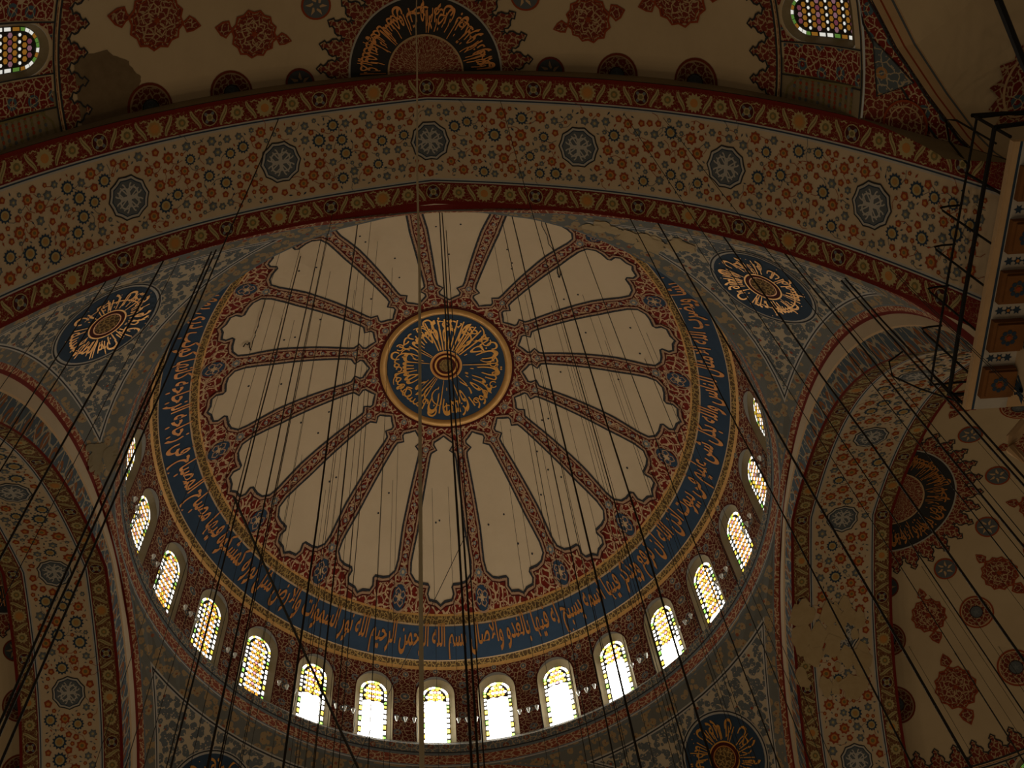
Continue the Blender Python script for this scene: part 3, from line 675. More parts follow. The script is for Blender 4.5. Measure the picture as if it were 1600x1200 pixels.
def arch(side, din, dout, label, detail=True, meds=range(-3, 4), seed=1, srange=15.5):
    W3 = SIDE[side]; W = dout - din; rr = random.Random(seed)
    def g(s, d, l):       # s along the curve, d across from the dome side
        t = t_of(s); e = .01; dz = (zA(abs(t) + e) - zA(abs(t))) / e * (1 if t >= 0 else -1); n = math.hypot(1, dz)
        return W3(t + l * dz / n, din + d, zA(t) - l / n)
    m = MB()
    ds = [0, .10, .60, .635, .67, .71, .76, W - .76, W - .71, W - .67, W - .635, W - .60, W - .10, W]
    mt = ['red', 'arab_band', 'red', 'pale', 'blue', 'pale', 'plaster_soffit', 'pale', 'blue', 'pale', 'red', 'arab_band', 'red']
    if side in 'rl': mt = ['side_band' if q_ == 'arab_band' else q_ for q_ in mt]
    m.grid(lambda s, d: (g(s, d, 0), (s, d)), rng(-SMAX, SMAX, 110), ds, lambda i, j: mt[j])
    # legs running down to the pillars
    for sg in (-1, 1):
        zb = zA(11.35)
        m.grid(lambda z, d: (W3(sg * 11.35, din + d, z), (z, d)), [zb, zb - 3, zb - 6], ds, lambda i, j: mt[j])
    # face towards the dome: leaf band, cream step; and the face towards the semidome
    def tp(q): return 11.3 * math.sin(q)
    qs = rng(-PI / 2, PI / 2, 90)
    def face_pt(q, v):
        tc, zc = 11.3 * math.sin(q), PZ + 11.3 * math.cos(q)
        ts = 11.35 * math.sin(q); zs_ = zA(ts)
        if zs_ > zc: zs_ = zc - .02
        k, dd = ((0, 0), (.60, 0), (.64, -.04), (.94, .0), (1, 0))[v]
        d = lerp(din + dd, 11.3, 1 if v == 4 else (.0 if v < 3 else .6))
        return W3(lerp(ts, tc, k), d, lerp(zs_, zc, k))
    m.grid(lambda q, v: (face_pt(q, v), (q * 11.3, v * .35)), qs, range(5), lambda i, j: ('arab_leaf', 'buff', 'plaster_soffit', 'red')[j])
    K_ = KS[side]; yc = dout if K_ < 1 else max(dout, 15.24)
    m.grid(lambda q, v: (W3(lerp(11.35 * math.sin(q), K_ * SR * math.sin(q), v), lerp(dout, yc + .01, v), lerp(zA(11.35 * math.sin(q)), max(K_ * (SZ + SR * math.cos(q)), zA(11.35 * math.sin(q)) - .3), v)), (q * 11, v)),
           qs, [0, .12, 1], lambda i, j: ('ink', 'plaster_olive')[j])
    root = m.build('great_arch'); tag(root, label, 'arch', 'structure')
    if not detail: return root
    # border flowers
    for e in (0, 1):
        m = MB(); cy = .36 if e == 0 else W - .36; pitch = .74; n = int(srange / pitch)
        for k in range(-n, n + 1):
            s_ = k * pitch; kind = k % 4; q = sub(g, s_, cy)
            if kind == 2:
                m.fan(q, star(.19, .25, 14), 'khaki', .010); m.fan(q, star(.15, .18, 9), 'ochre' if (k // 4) % 2 else 'khaki', .014); m.fan(q, circle(.11, 10), 'amber', .018)
            elif kind in (1, 3):
                m.fan(q, star(.15, .20, 11), 'khaki', .010); m.fan(q, circle(.10, 8), 'olive', .014); m.fan(q, circle(.05, 6), 'ochre', .018)
            else:
                m.fan(q, circle(.215, 12), 'khaki', .010); m.fan(q, circle(.19, 12), 'dkred', .013); m.fan(q, star(.08, .17, 4, ph=PI / 4), 'khaki', .017)
                for a in range(4): m.fan(sub(q, .13 * math.cos(a * PI / 2 + PI / 4), .13 * math.sin(a * PI / 2 + PI / 4)), circle(.045, 6), 'slate', .02)
                m.fan(q, circle(.06, 6), 'olive', .022)
            # leaf between this motif and the next
            x0 = s_ + pitch / 2; dr = 1 if kind in (0, 2) else -1
            m.ribbon(g, [(x0 + dr * .10 * math.sin(PI * (t - .5)), cy - .23 + .46 * t) for t in rng(0, 1, 7)], .11, 'khaki', .011, taper=True)
            m.ribbon(g, [(x0 + dr * .10 * math.sin(PI * (t - .5)), cy - .19 + .38 * t) for t in rng(0, 1, 5)], .02, 'olive', .016)
            m.ribbon(g, [(x0 + .02 + .18 * t, cy - dr * (.22 - .02 * math.sin(9 * t))) for t in rng(0, 1, 5)], .03, 'khaki', .010)
            m.ribbon(g, [(x0 - .02 - .18 * t, cy + dr * (.22 - .02 * math.sin(9 * t))) for t in rng(0, 1, 5)], .03, 'khaki', .010)
        m.build('border_painting', root)
    # wide field: scattered flowers with stems
    cells = {}
    def put(x, y, r): cells.setdefault((int(x // .5), int(y // .5)), []).append((x, y, r))
    def free(x, y, r):
        i, j = int(x // .5), int(y // .5)
        for a in (i - 1, i, i + 1):
            for b in (j - 1, j, j + 1):
                for q in cells.get((a, b), ()):
                    if (x - q[0]) ** 2 + (y - q[1]) ** 2 < (r + q[2] + .018) ** 2: return False
        return True
    m = MB(); Lh = srange / 2
    for kind, r, n in (('bluesun', .17, 62), ('redrose', .16, 95), ('bluebud', .12, 150), ('redbud', .10, 210), ('redbud', .06, 220), ('bluebud', .07, 260), ('leaf', .055, 1100)):
        if side in 'rl' and kind != 'leaf': r *= 1.3; n = int(n * .62)
        for _ in range(n):
            for tr in range(14):
                x = rr.uniform(-srange, srange); y = rr.uniform(.80 + r, W - .80 - r); r2 = r * rr.uniform(.85, 1.15)
                if abs((x + 2.1) % 4.2 - 2.1) < .62 + r2 and abs(y - W / 2) < .62 + r2 and math.hypot((x + 2.1) % 4.2 - 2.1, y - W / 2) < .60 + r2: continue
                if free(x, y, r2):
                    put(x, y, r2); flower(m, g, x, y, r2, kind, rr)
                    if kind in ('redrose', 'bluesun') or rr.random() < .3 and kind != 'leaf':
                        a = rr.uniform(0, 6.28); m.ribbon(g, [(x + (r2 + t * .22) * math.cos(a + t * .8), y + (r2 + t * .22) * math.sin(a + t * .8)) for t in (0, .5, 1)], .012, 'rust' if 'red' in kind else 'greyblue', .009)
                    break
    o = m.build('flower_painting', root); o['kind'] = 'stuff'
    for k in meds: knot_medallion(root, sub(g, k * 4.2, W / 2))
    return root
ARN = arch('n', 11.76, 15.41, 'great pointed arch overhead with red flower borders and knot medallions', seed=3)
ARR = arch('r', 11.35, 14.86, 'right hand great arch with damp-stained flower painting', seed=4, meds=range(-3, 3), srange=14)
ARL = arch('l', 11.41, 14.78, 'left hand great arch with dim flower painting', seed=5, meds=range(-3, 4), srange=14)
arch('f', 11.4, 15.0, 'far great arch below the lower edge of the picture', detail=False)
# ------------------------------------------------------------------ semidomes behind the arches
ANG = {'n': -PI / 2, 'r': 0.0, 'l': PI, 'f': PI / 2}
def semidome(side, dout, label, detail=True, marks=True):
    K_ = KS[side]; yc = dout if K_ < 1 else max(dout, 15.24); c = SIDE[side](0, yc, 0)[:2]; S = Rev(c, ST).scaled(K_); a0 = ANG[side]
    m = MB()
    th = rng(-PI / 2, PI / 2, 96)
    m.grid(lambda t, r: (S.P(a0 + t, r), (t * 8, r)), th, rng(.02, 8.06, 24), 'plaster_semi')
    if detail: m.grid(lambda t, r: (S.P(a0 + t, r, .015), (t * 8.4, r)), th, [8.40, 8.58], 'arab_semi')
    m.grid(lambda t, r: (S.P(a0 + t, r), (t * 8, r)), th, [8.06, 8.3, 8.58], 'plaster_semi')
    root = m.build('semidome'); tag(root, label, 'semidome', 'structure')
    if not detail: return root, S, a0
    m = MB()
    for k in range(38):
        lobe(m, S.at(a0 + rad(-90 + (k + .5) * 180 / 38), 8.41), .70, .62, 'arab_semi', .018, .05)
    m.grid(lambda t, r: (S.P(a0 + t, r, .025), (t * 8, r)), th, [8.52, 8.555, 8.60], lambda i, j: ('ink', 'buff')[j])
    m.build('border_outline', root)
    # rosette at the crown
    m = MB(); P = lambda t, r, l=0: (S.P(a0 + t, r, l), (t * 2, r))
    m.grid(lambda t, r: P(t, r, .02), th, [.02, .35, .7, 1.0], 'arab_semi')
    m.grid(lambda t, r: P(t, r, .03), th, [1.0, 1.05], 'buff')
    m.grid(lambda t, r: P(t, r, .02), th, [1.05, 1.4, 1.75, 2.06], 'ink')
    m.grid(lambda t, r: P(t, r, .03), th, [2.06, 2.11], 'pale')
    m.grid(lambda t, r: (S.P(a0 + t, r, .018), (t * 2.4, r)), th, [2.11, 2.38], 'arab_semi')
    for k in range(14):
        g_ = S.at(a0 + rad(-90 + (k + .5) * 180 / 14), 2.36); lobe(m, lambda x, y, l, g_=g_: g_(-x, -y, l), .62, .62, 'arab_semi', .02, .04)
    ro = m.build('crown_rosette', root); ro['label'] = 'half rosette with a black ring of orange Arabic lettering'
    m = MB(); gpol = lambda p, r, l: S.P(p, r, l)
    sp = rad(176)
    ring_text(m, FATIR[5:42], gpol, 1.10, 2.02, a0 - sp / 2, sp, 'dullgold', .04)
    ring_text(m, FATIR[50:80], gpol, 1.42, 2.02, a0 - sp / 2, sp, 'dullgold', .045)
    rr = random.Random(ord(side))
    for k in range(26):
        a = a0 + rr.uniform(-1.5, 1.5); ra = rr.uniform(1.12, 1.5)
        m.ribbon(lambda x, y, l: S.P(a + x / y, y, l), [(0, ra), (.02, ra + .2), (0, ra + rr.uniform(.35, .5))], .022, 'dullgold', .05)
    m.build('lettering', ro)
    # medallions
    for k in range(-2, 3):
        t = rad(36 * k)
        for r_, sc_ in ((4.6, .60), (6.8, .72)):
            g = S.at(a0 + t, r_); m = MB()
            for sg in (-1, 1):
                dr = [(0, .95 * sc_), (.10 * sc_, 1.10 * sc_), (.30 * sc_, 1.22 * sc_), (.22 * sc_, 1.45 * sc_), (0, 1.72 * sc_), (-.22 * sc_, 1.45 * sc_), (-.30 * sc_, 1.22 * sc_), (-.10 * sc_, 1.10 * sc_)]
                dr = [(x, y * sg) for x, y in dr]
                m.fan(g, dr, 'arab_semi', .018, (0, sg * 1.38 * sc_)); m.ribbon(g, dr, .05, 'rust', .026, True)
            m.fan(g, star(sc_ * .90, sc_ * 1.02, 12), 'arab_semi', .022, (0, 0), 3); m.ribbon(g, star(sc_ * .90, sc_ * 1.02, 12), .055, 'rust', .032, True); m.ribbon(g, star(sc_ * .76, sc_ * .87, 12), .03, 'rust', .032, True)
            for a in range(6):
                m.ribbon(sub(g, 0, 0, a * PI / 3), [(.08, .10), (.22 * sc_, .35 * sc_), (.05, .6 * sc_), (-.16 * sc_, .45 * sc_)], .035, 'buff', .034)
            m.fan(g, star(.06, .12, 6), 'rust', .036)
            m.build('lobed_medallion', root)
    for k in range(-3, 3):
        t = rad(36 * k + 18)
        lim = 1e9
        for tt in ([t] if abs(t) < 1.55 else [t, -t]):
            for r_, q in ((3.4, 0), (5.12, .58), (6.95, .64)):
                g0 = S.at(a0 + tt, r_); m = MB()
                if abs(tt) > 1.55:      # clipped by the arch
                    s_ = 1 if tt > 0 else -1
                    g = lambda x, y, l, g0=g0, s_=s_: g0(max(x, 0) if s_ > 0 else min(x, 0), y, l)
                else: g = g0
                if q == 0:
                    m.fan(g, circle(.40, 24), 'rust', .02); m.fan(g, circle(.345, 24), 'greyblue', .026); m.fan(g, star(.12, .30, 6), 'buff', .031); m.fan(g, star(.08, .2, 6, ph=.3), 'greyblue', .035)
                    m.build('small_roundel', root)
                else:
                    m.fan(g, circle(q, 28), 'rust', .02, (0, 0), 2); m.fan(g, circle(q * .9, 28), 'buff', .026, (0, 0), 2); m.fan(g, circle(q * .84, 28), 'arab_semi', .032, (0, 0), 2)
                    m.ribbon(g, circle(q * .36, 16), .03, 'ink', .042, True); m.fan(g, circle(q * .33, 16), 'greyblue', .038); m.fan(g, star(.05, q * .24, 5), 'slate', .042)
                    m.build('round_medallion', root)
    return root, S, a0
def zone(side, root, S, a0, ks, alpha):
    """window zone under the semidome"""
    c = S.c; K_ = KS[side]; ZL = 2.62
    def Z(t, v, d=0.0):      # v: distance up from the zone foot
        q = 1 - v / ZL; b_ = .10 * math.sin(PI * q); r = K_ * (8.60 + 1.15 * q + b_ + d * .9); return (c[0] + r * math.cos(a0 + t), c[1] + r * math.sin(a0 + t), K_ * (26.85 - 2.35 * q + b_ * .5 + d * .42))
    RZ = 9.1; hx = rad(12.857) * RZ / 2
    m = MB(); hole = arch_outline(.60, .26, 2.50, 10, .0)
    for k in ks:
        t0 = rad(k * 12.857)
        f = lambda x, z, t0=t0: Z(t0 + x / RZ, z)
        b0 = len(m.v)
        if abs(k) == 7: m.grid(lambda x, z: (f(x, z), (x, z)), rng(-hx if k > 0 else 0, 0 if k > 0 else hx, 4), rng(0, ZL, 6), 'plaster_olive')
        else: holed_bay(m, f, hole, hx, 0, ZL, ['plaster_semi', 'plaster_semi', 'plaster_semi'], (0, .3, .6, 1))
        def gz(x, z, l, f=f):
            p = f(x, z); dx, dy = c[0] - p[0], c[1] - p[1]; d = math.hypot(dx, dy); return (p[0] + dx / d * l, p[1] + dy / d * l, p[2])
        def quad(x0, x1, z0, z1, mt, l): m.grid(lambda x, z: (gz(x, z, l), (x + k * 2, z)), rng(x0, x1, 3), rng(z0, z1, 5), mt)
        if k < 7: quad(hx - .36, hx + .36, .10, ZL - .10, 'arab_panel', .012)
        for x in (hx - .42, hx + .40):
            if k < 7: quad(x, x + .035, .03, ZL - .03, 'ink', .02)
        if abs(k) != 7:
            for sg in (-1, 1):
                m.poly(gz, [(sg * .60, 2.56), (sg * .18, 2.56), (sg * .46, 2.40), (sg * .60, 2.1)], 'arab_panel', .012)
        quad(-hx if k > -7 else 0, hx if k < 7 else 0, .0, .05, 'ink', .02); quad(-hx if k > -7 else 0, hx if k < 7 else 0, ZL - .05, ZL, 'ink', .02)
        if abs(k) == 7:     # blind window painted in dull colours
            s_ = -1 if k > 0 else 1
            for x in rng(.08, .55, 5):
                for z in rng(.35, 2.2, 10): m.fan(sub(gz, s_ * x, z), circle(.045, 6), R.choice(('rust', 'olive', 'greyblue', 'rust')), .015)
            m.ribbon(gz, [(0, 2.45), (s_ * .3, 2.4), (s_ * .58, 2.1), (s_ * .62, .3)], .05, 'olive', .015)
    w = m.build('window_zone', root)
    def name_label(k): return k
    for k in ks:
        if abs(k) == 7: continue
        t0 = rad(k * 12.857)
        def S2(x, z, d, t0=t0): return Z(t0 + x / RZ, z, d)
        al = alpha
        yield k, make_window('window_%d' % (NW + 1 + len(made)), S2, .14, .50, .36, 2.38, .60, 2.50, 50 + k, 0, 'semi', al, .155)
        made.append(k)
made = []
SN, S_n, a_n = semidome('n', 15.41, 'near semidome of bare plaster with painted medallions, cut off by the top edge')
SRR, S_r, a_r = semidome('r', 14.86, 'right hand semidome seen through the right arch with orange and black rosette')
SLL, S_l, a_l = semidome('l', 14.78, 'dark left hand semidome barely seen past the left arch')
SFF, S_f, a_f = semidome('f', 15.0, 'far semidome below the lower edge of the picture', detail=False)
for k, w in zone('n', SN, S_n, a_n, [-7, -6, -5, -4, 4, 5, 6, 7], .05):
    vis = {6: 'colourful stained glass window in the near semidome at the top right corner', -6: 'colourful stained glass window in the near semidome at the top left corner'}
    tag(w, vis.get(k, 'stained glass semidome window beyond the top edge, %s from the %s arch end' % ({5: 'second', 4: 'third'}[abs(k)] if abs(k) < 6 else 'first', 'right' if k > 0 else 'left')), 'window', 'structure')
for k, w in zone('r', SRR, S_r, a_r, [4, 5, 6, 7], .05):
    tag(w, 'stained glass window of the right semidome below the picture edge, %s from the far arch end' % {6: 'first', 5: 'second', 4: 'third'}[k], 'window', 'structure')
# damp stain on the near semidome plaster, upper left
g = S_n.at(a_n - rad(84), 7.55); m = MB()
st = [(-.70, -1.1), (-.76, -.25), (-.66, .05), (-.5, .36), (-.25, .55), (-.1, .68), (.12, .66), (.3, .76), (.42, .64), (.66, .72), (.85, .62), (1.0, .68), (1.25, .62), (1.5, -1.1)]
rr = random.Random(3); st2 = []
for p_, q_ in zip(st, st[1:] + st[:1]):
    for t in (0, .33, .66): st2.append((lerp(p_[0], q_[0], t) + rr.uniform(-.04, .04), lerp(p_[1], q_[1], t) + rr.uniform(-.04, .04)))
m.fan(g, st2, 'damp_dark', .014, (0, 0), 3)
o = m.build('damp_stain', SN)
# stains on the right arch painting
def soffit_patch(root, side, din, W, s0, s1, d0, d1, mat, seed, lift=.03):
    W3 = SIDE[side]; rr = random.Random(seed)
    def g(s, d, l):
        t = t_of(s); e = .01; dz = (zA(abs(t) + e) - zA(abs(t))) / e * (1 if t >= 0 else -1); n = math.hypot(1, dz)
        return W3(t + l * dz / n, din + d, zA(t) - l / n)
    m = MB()
    for k in range(46):
        x = rr.uniform(s0, s1); y = rr.uniform(d0, d1); r = rr.uniform(.10, .34)
        m.fan(sub(g, x, y), [(r * (1 + .35 * rr.uniform(-1, 1)) * math.cos(a) * 1.3, r * (1 + .35 * rr.uniform(-1, 1)) * math.sin(a)) for a in rng(0, 2 * PI, 11)[:-1]], mat, lift + .0004 * k)
    m.build('faded_patch', root)
def pend_patch(root, pts, mat, seed, n=40, rmax=.3):
    rr = random.Random(seed); C = Vector((0, 0, PZ)); m = MB()
    for k in range(n):
        i = rr.randrange(len(pts) - 1); t = rr.random()
        p = Vector(pts[i]).lerp(Vector(pts[i + 1]), t) + Vector([rr.uniform(-.22, .22) for _ in range(3)])
        n0 = (p - C).normalized(); T_ = Vector((0, 0, 1)).cross(n0).normalized(); B_ = n0.cross(T_)
        def g(x, y, l):
            q = C + (n0 + (T_ * x + B_ * y) / PR_).normalized() * (PR_ - l)
            return (max(-A + .02, min(A - .02, q.x)), max(-A + .02, min(A - .02, q.y)), min(q.z, 31.44))
        r = rr.uniform(.12, rmax)
        m.fan(g, [(r * rr.uniform(.7, 1.3) * math.cos(a), r * rr.uniform(.7, 1.3) * math.sin(a)) for a in rng(0, 2 * PI, 11)[:-1]], mat, .02 + .0005 * k)
    m.build('faded_patch', root)
PENDS = [o for o in COL.objects if o.name.startswith('pendentive')]
pend_patch(PENDS[0], [(4.6, -10.8, 31.0), (5.5, -10.5, 30.85), (6.4, -10.3, 30.5), (6.2, -10.1, 30.8), (7.3, -10.3, 29.9)], 'damp', 5, 34, .30)
pend_patch(PENDS[1], [(-10.95, -4.4, 30.9), (-11.1, -3.8, 30.9), (-10.8, -3.4, 31.35), (-10.65, -4.1, 31.2)], 'plaster_olive', 6, 40, .26)
soffit_patch(ARR, 'r', 11.35, 3.51, 3.1, 6.0, .15, 2.4, 'damp', 5)

# ------------------------------------------------------------------ corner of the near semidome wall with the exedra, upper right
C0 = (0.0, -15.41)
tz_tab = sorted((zA(t), t) for t in TT[::8])
def RW(z): return interp(z, tz_tab) + .08
def CY(az, z, dr=0.0): r = RW(z) + dr; return (C0[0] + r * math.cos(rad(az)), C0[1] + r * math.sin(rad(az)), z)
EB = [(2.6, 18.0), (2.2, 19.6), (1.5, 20.6), (.5, 21.3), (-.65, 21.69), (-4.39, 22.5), (-9.46, 23.25), (-15.2, 23.72), (-22, 23.84), (-34, 23.86)]
tabE = sorted((-a, z) for a, z in EB)
def eb(az): return interp(-az, tabE)
m = MB()
m.grid(lambda a, v: (CY(a, lerp(eb(a), 23.95, v)), (a * .175, lerp(eb(a), 23.95, v))), rng(2.6, -34, 73), rng(0, 1, 8), 'arab_semi')
def g_e(x, y, l): return CY(x / .175, min(y, 23.95), -l)
bpts = []
for (a1, z1), (a2, z2) in zip(EB, EB[1:]):
    for t in (0, .33, .66): bpts.append((lerp(a1, a2, t) * .175, lerp(z1, z2, t)))
m.ribbon(g_e, bpts, .05, 'ink', .03, off=-.40); m.ribbon(g_e, bpts, .05, 'ink', .03, off=-.02); m.ribbon(g_e, bpts, .34, 'arab_panel', .02, off=-.21)
tri = [(-10.4 * .175, 23.72), (-5.65 * .175, 22.80), (-3.28 * .175, 23.62)]
m.poly(g_e, tri, 'arab_blue', .03); m.ribbon(g_e, tri, .045, 'ink', .04, True)
m.fan(g_e, [(x - .10, z + 22.90) for x, z in circle(.50, 24)], 'arab_semi', .035); m.ribbon(g_e, [(x - .10, z + 22.90) for x, z in circle(.50, 24)], .05, 'rust', .05, True); m.ribbon(g_e, [(x - .10, z + 22.90) for x, z in circle(.38, 24)], .03, 'buff', .05, True)
def rev(k, v): return (CY(EB[k][0], EB[k][1], v), (k * .8, v))
m.grid(rev, range(len(EB)), [0, .03, .16, .20, .37, .42, .45], lambda i, j: ('ink', 'buff', 'rust', 'buff', 'greyblue', 'buff')[j])
EF = EB + [(-68 - a_, z_) for a_, z_ in reversed(EB[:-1])]
EC = Vector((C0[0] + 10.2 * math.cos(rad(-34)), C0[1] + 10.2 * math.sin(rad(-34)), 19.5)); ED = Vector((C0[0] + 15.5 * math.cos(rad(-34)), C0[1] + 15.5 * math.sin(rad(-34)), 19.5)) - EC
def ex(k, t):
    i = min(int(k), len(EF) - 2); f_ = k - i; B = Vector(CY(*EF[i], .45)).lerp(Vector(CY(*EF[i + 1], .45)), f_) - EC
    return (tuple(EC + B * math.cos(t) + ED * math.sin(t)), (k * .9, t * 5))
m.grid(ex, rng(0, len(EF) - 1, 72), rng(0, PI / 2, 20), 'plaster_semi')
EX = m.build('exedra_wall'); tag(EX, 'dark corner wall with triangular blue spandrel and plain plaster exedra vault, upper right', 'wall', 'structure')
def gex(x, y, l):
    p_, _ = ex(max(0, KX + x / 1.2), max(0, TX + y / 5.0)); v = Vector(p_) - EC; return tuple(Vector(p_) - v.normalized() * l)
KX, TX = 3.95, .28
m = MB(); m.fan(gex, star(.92, 1.12, 16), 'arab_semi', .04, (0, 0), 3); m.ribbon(gex, circle(.82, 32), .05, 'buff', .06, True); m.fan(gex, circle(.7, 24), 'arab_panel', .055, (0, 0), 2)
ob = m.build('lobed_medallion', EX)

# ------------------------------------------------------------------ near right pillar, its cornice and the iron gallery rail
m = MB(); pc = (13.35, -13.4)
n = 32
prof = [(2.35, 8), (2.35, 15.6), (2.5, 15.9), (2.5, 16.5), (2.7, 16.8)]
def pil(k, v):
    a = 2 * PI * k / n; r, z = prof[v]; r *= 1 + (.025 * math.cos(8 * a) if v < 2 else 0); return ((pc[0] + r * math.cos(a), pc[1] + r * math.sin(a), z), (a * 2.4, z))
m.grid(pil, range(n + 1), range(len(prof)), lambda i, j: ('arab_blue', 'buff', 'pend_panel', 'dkred')[j])
PIL = m.build('pillar'); tag(PIL, 'massive near right pillar with blue and white painting below its bracketed cornice', 'pillar', 'structure')
m = MB(); XE, Y0, Y1, ZC = 10.45, -16.2, -10.72, 19.0
# stepped underside: face strip, bracket zone, palmette zone
m.box((XE, Y0, ZC), (16.2, Y1, ZC + .13), 'buff')
m.box((XE + .85, Y0 + .85, ZC - .55), (15.8, Y1 - .55, ZC), 'plaster_soffit')
m.box((XE + 1.5, Y0 + 1.4, ZC - 1.2), (15.3, Y1 - 1.1, ZC - .55), 'pend_panel')
CO = m.build('pillar_cornice'); tag(CO, 'bracketed cornice on the near right pillar with blue rosettes on brown blocks', 'cornice', 'structure')
gd = lambda x, y, l: (x, y, ZC - l)
m = MB()
m.poly(gd, [(XE + .02, Y0), (XE + .13, Y0), (XE + .13, Y1), (XE + .02, Y1)], 'buff', .01); m.poly(gd, [(XE + .13, Y0), (XE + .18, Y0), (XE + .18, Y1), (XE + .13, Y1)], 'blue', .012)
m.poly(gd, [(XE + .18, Y0), (XE + .85, Y0), (XE + .85, Y1), (XE + .18, Y1)], 'pale', .008)
m.build('edge_stripe', CO)
y = Y1 - .62; k = 0
while y > Y0 + .3:
    m = MB(); m.box((XE + .20, y - .34, ZC - .16), (XE + .82, y + .30, ZC - .005), 'brownblock'); 
    m.box((XE + .26, y - .30, ZC - .22), (XE + .82, y + .24, ZC - .16), 'brownblock')
    g2 = lambda a, b, l, y=y: (XE + .50 + a, y - .03 + b, ZC - .225 - l)
    for q in range(8): m.fan(sub(g2, .125 * math.cos(q * PI / 4), .125 * math.sin(q * PI / 4)), circle(.05, 6), 'blue', .004)
    m.fan(g2, circle(.05, 8), 'rust', .008)
    m.build('bracket', CO)
    m = MB(); g3 = lambda a, b, l, y=y: (XE + .50 + a, y - .52 + b, ZC - .012 - l)
    for sx in (-.17, 0, .17): m.fan(sub(g3, sx, 0), star(.05, .095, 6), 'blue', .004)
    m.fan(g3, circle(.035, 6), 'amber', .01); m.build('painted_flower', CO)
    m = MB(); m.poly(lambda a, b, l: (XE + .87, a, ZC - .28 + b - 0), [(y - .3, -.22), (y + .3, -.22), (y, .24)], 'blue', 0)
    for q in (-2, -1, 0, 1, 2): m.ribbon(lambda a, b, l, y=y: (XE + .84 - l, y + a, ZC - .50 + b), [(0, .0), (q * .10, .42 - abs(q) * .07)], .055, 'blue', .004)
    m.build('palmette', CO)
    y -= 1.02; k += 1
# iron rail standing on the cornice edge
RL = empty('gallery_rail', (10.42, -13.4, 19.13)); o0 = Vector(RL.location)
def T(parent, name, pts, r, n_=6):
    m = MB(); m.tube([Vector(p) - o0 for p in pts], r, 'iron', n_); return m.build(name, parent)
T(RL, 'rail', [(10.38, -16.3, 19.62), (10.36, -13, 19.62), (10.38, -10.75, 19.60)], .048)
T(RL, 'rail', [(10.38, -16.3, 20.35), (10.34, -13, 20.38), (10.36, -10.55, 20.42)], .028)
T(RL, 'rail', [(10.38, -10.75, 19.60), (11.6, -10.72, 19.6), (13.4, -10.72, 19.6)], .045)
T(RL, 'rail', [(10.36, -10.55, 20.42), (11.6, -10.6, 20.4), (13.4, -10.6, 20.4)], .028)
T(RL, 'rail', [(10.38, -16.3, 19.62), (12.0, -16.4, 19.7)], .045); T(RL, 'rail', [(10.38, -16.3, 20.35), (12.0, -16.4, 20.4)], .035)
for y_ in (-14.22, -13.37, -12.43, -11.5):
    T(RL, 'lamp_hook', [(10.45, y_, 19.13), (10.38, y_, 20.4), (10.34, y_, 21.05), (10.38, y_, 21.24), (10.55, y_, 21.30), (10.85, y_, 21.32)], .024)
for y_ in (-15.2, -10.8):
    T(RL, 'post', [(10.45, y_, 19.13), (10.37, y_, 20.4)], .03)
T(RL, 'post', [(10.45, -16.25, 19.13), (10.37, -16.3, 20.4)], .035)
T(RL, 'lamp_hook', [(10.45, -10.8, 19.13), (10.1, -10.5, 20.4), (9.85, -10.4, 21.2), (10.0, -10.45, 21.8), (10.4, -10.6, 22.0)], .022)
T(RL, 'lamp_hook', [(10.45, -16.0, 19.6), (10.45, -16.0, 21.3), (10.44, -15.9, 21.75), (10.42, -15.55, 21.4), (10.4, -15.35, 20.4)], .022)
T(RL, 'lamp_hook', [(12.0, -16.45, 19.7), (11.2, -16.2, 20.9), (10.9, -16.0, 21.6)], .045)
tag(RL, 'black iron railing with lamp hooks along the near right pillar cornice', 'railing')
BM = MB(); BM.tube([(9.55, -19.6, 19.6), (9.74, -18.65, 19.0), (10.39, -17.56, 19.0), (10.9, -16.9, 19.0), (11.2, -16.24, 19.06)], .07, 'iron'); bo = BM.build('iron_bar'); tag(bo, 'thick dark iron bar slanting in at the top right corner', 'iron bar')
# lower collar seen below the cornice
m = MB(); m.tube([(11.35, -10.75, 18.3), (11.05, -10.5, 18.15), (10.95, -10.4, 17.9), (11.0, -10.5, 17.2), (11.2, -10.9, 16.8)], .11, 'buff', 8); 
o = m.build('collar_bracket'); tag(o, 'cream curved bracket hanging below the pillar cornice at the right edge', 'bracket', 'structure')

# ------------------------------------------------------------------ hanging wires and ropes
RAD = {'b': .021, 'm': .014, 't': .0075, 'B': .012}
def clock(x, y):
    a = (math.degrees(math.atan2(x, -y)) % 360) / 30; h = round(a) % 12; return 12 if h == 0 else h
used = {}
HN = ['', 'second ', 'third ', 'fourth ', 'fifth ', 'sixth ', 'seventh ', 'eighth ', 'ninth ', 'tenth ']
recs = []
for x, y, z, w, s_ in WIRES:
    kind = {'b': 'heavy black cable', 'm': 'dark wire', 't': 'hair-thin wire', 'B': 'thick pale rope'}[w]
    if s_ == 'dome':
        r = math.hypot(x, y); q = 'close to the centre' if r < 3.6 else 'halfway out' if r < 6.6 else 'near the rim'
        key = "%s from the dome at %d o'clock, %s" % (kind, clock(x, y), q)
    elif s_ == 'pendentive': key = '%s hanging in front of the near right pendentive' % kind
    elif s_ == 'arch': key = '%s hanging from the %s half of the overhead arch' % (kind, 'left' if x < 0 else 'right')
    elif s_ == 'semidome_r': key = '%s hanging from the right hand semidome' % kind
    else: key = 'thick pale rope hanging in front of the crown rosette and the central roundel'
    recs.append((key, x, y, z, w, s_))
from collections import Counter
cnt = Counter(k for k, *_ in recs); seen = Counter()
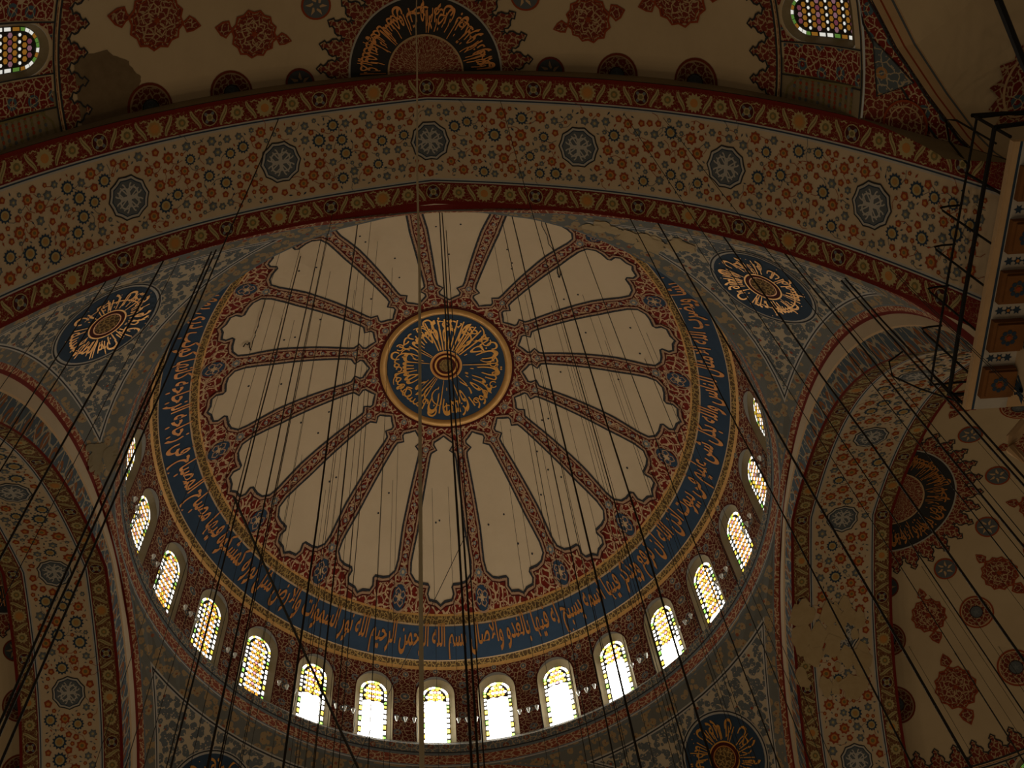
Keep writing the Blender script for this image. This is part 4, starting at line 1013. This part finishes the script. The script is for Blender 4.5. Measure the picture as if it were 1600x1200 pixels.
for key, x, y, z, w, s_ in sorted(recs, key=lambda t: t[1]):
    lab = key
    if cnt[key] > 1: lab = key + ', %sfrom left' % (HN[seen[key]] or 'first ')
    seen[key] += 1
    m = MB(); r = RAD[w]
    n = 9; rr = random.Random(int(x * 100)); zb = 3.0
    am = {'t': .006, 'm': .012, 'b': .015, 'B': .02}[w]
    pts = [(rr.uniform(-am, am) if 0 < i < n else 0, rr.uniform(-am, am) if 0 < i < n else 0, lerp(0, zb - z - .0, i / n)) for i in range(n + 1)]
    m.tube([(0, 0, .06)] + pts, r, 'rope' if w == 'B' else 'wire', 5)
    nm = {'b': 'hanging_cable', 'm': 'hanging_wire', 't': 'hanging_wire', 'B': 'hanging_rope'}[w]
    o = m.build(nm, loc=(x, y, z)); tag(o, lab, 'rope' if w == 'B' else 'wire', group='wires hanging from the vaults')
# slack cords
def cord(pts, r, label):
    m = MB(); b = Vector(pts[0]); m.tube([Vector(p) - b for p in pts], r, 'wire', 5); o = m.build('slack_cable', loc=b); tag(o, label, 'cable')
def sag(a, b, s, n=14): return [(lerp(a[0], b[0], t), lerp(a[1], b[1], t), lerp(a[2], b[2], t) - s * 4 * t * (1 - t)) for t in rng(0, 1, n)]
cord(sag((-8.3, 1.2, 36.3), (-3.2, 11.1, 29.0), .12), .048, 'thick slack cable slanting down to the right across the lower left windows')
cord(sag((.55, 3.4, 36.4), (-4.9, 9.9, 29.2), .1), .014, 'thin slack cable slanting down to the left between two bright windows')

SQ = [[(-142.58, 8.57), (-146.09, 8.42), (-149.24, 8.35), (-151.95, 8.26), (-154.03, 8.28), (-154.9, 8.23), (-156.54, 8.26), (-158.6, 8.23), (-159.58, 8.27)], [(-158.24, 8.54), (-157.3, 8.5), (-157.82, 8.39), (-157.05, 8.37), (-158.75, 8.3), (-159.63, 8.22)], [(-64.0, 8.96), (-61.85, 8.51), (-58.76, 8.17), (-56.53, 7.83), (-54.64, 7.73), (-52.43, 7.53)], [(-48.23, 7.09), (-46.63, 6.89), (-44.57, 6.77), (-45.69, 6.76), (-44.57, 6.77), (-45.69, 6.99)]]
for i, lab in ((0, 'kinked broken wire with a tangled end on the left dome plaster'), (2, 'kinked broken wire with a hooked end beside the upper right rib')):
    m = MB(); O_ = Vector(dome.P(rad(SQ[i][0][0]), SQ[i][0][1], .10))
    for L_, w_ in ((SQ[i], .016), (SQ[i + 1], .026)): m.tube([Vector(dome.P(rad(a_), r_, .10)) - O_ for a_, r_ in L_], w_, 'wire', 5)
    o = m.build('broken_wire', loc=O_); tag(o, lab, 'wire')

# ------------------------------------------------------------------ light
w = bpy.data.worlds.new('World'); sc.world = w; w.use_nodes = True
bg = w.node_tree.nodes['Background']; bg.inputs[0].default_value = (1.0, .79, .52, 1); bg.inputs[1].default_value = WORLD
# chandelier lamps hanging low over the prayer hall (below the picture)
for i in range(10):
    a = 2 * PI * i / 10
    l = bpy.data.lights.new('chandelier_lamp', 'POINT'); l.energy = LAMP; l.color = (1.0, .72, .42); l.shadow_soft_size = .35
    o = bpy.data.objects.new('chandelier_lamp', l); o.location = (7.5 * math.cos(a), 7.5 * math.sin(a) - 1, 2.2); COL.objects.link(o)
for m_ in M.values():
    if m_.name.startswith('glass_'):
        for nd in m_.node_tree.nodes:
            if nd.type == 'MATH': nd.inputs[1].default_value *= GLASSK
# ------------------------------------------------------------------ camera
fw = Vector((0.054294424559592026, 0.46366765680661537, 0.8843440617164824))
up = Vector((0.06093175843389019, -0.885538422052126, 0.4605529544836131)); rt = fw.cross(up)
cd = bpy.data.cameras.new('camera'); co = bpy.data.objects.new('camera', cd); COL.objects.link(co)
Mx = Matrix((rt, up, -fw)).transposed().to_4x4(); Mx.translation = Vector((0.167127, -21.89412, 0)); co.matrix_world = Mx
cd.sensor_width = 36; cd.lens = 36 * 1748.048 / 1600; cd.clip_end = 500
sc.camera = co
sc.view_settings.view_transform = 'Standard'; sc.view_settings.look = 'None'; sc.view_settings.gamma = 1; sc.view_settings.exposure = EXPO
sc.view_settings.use_curve_mapping = False
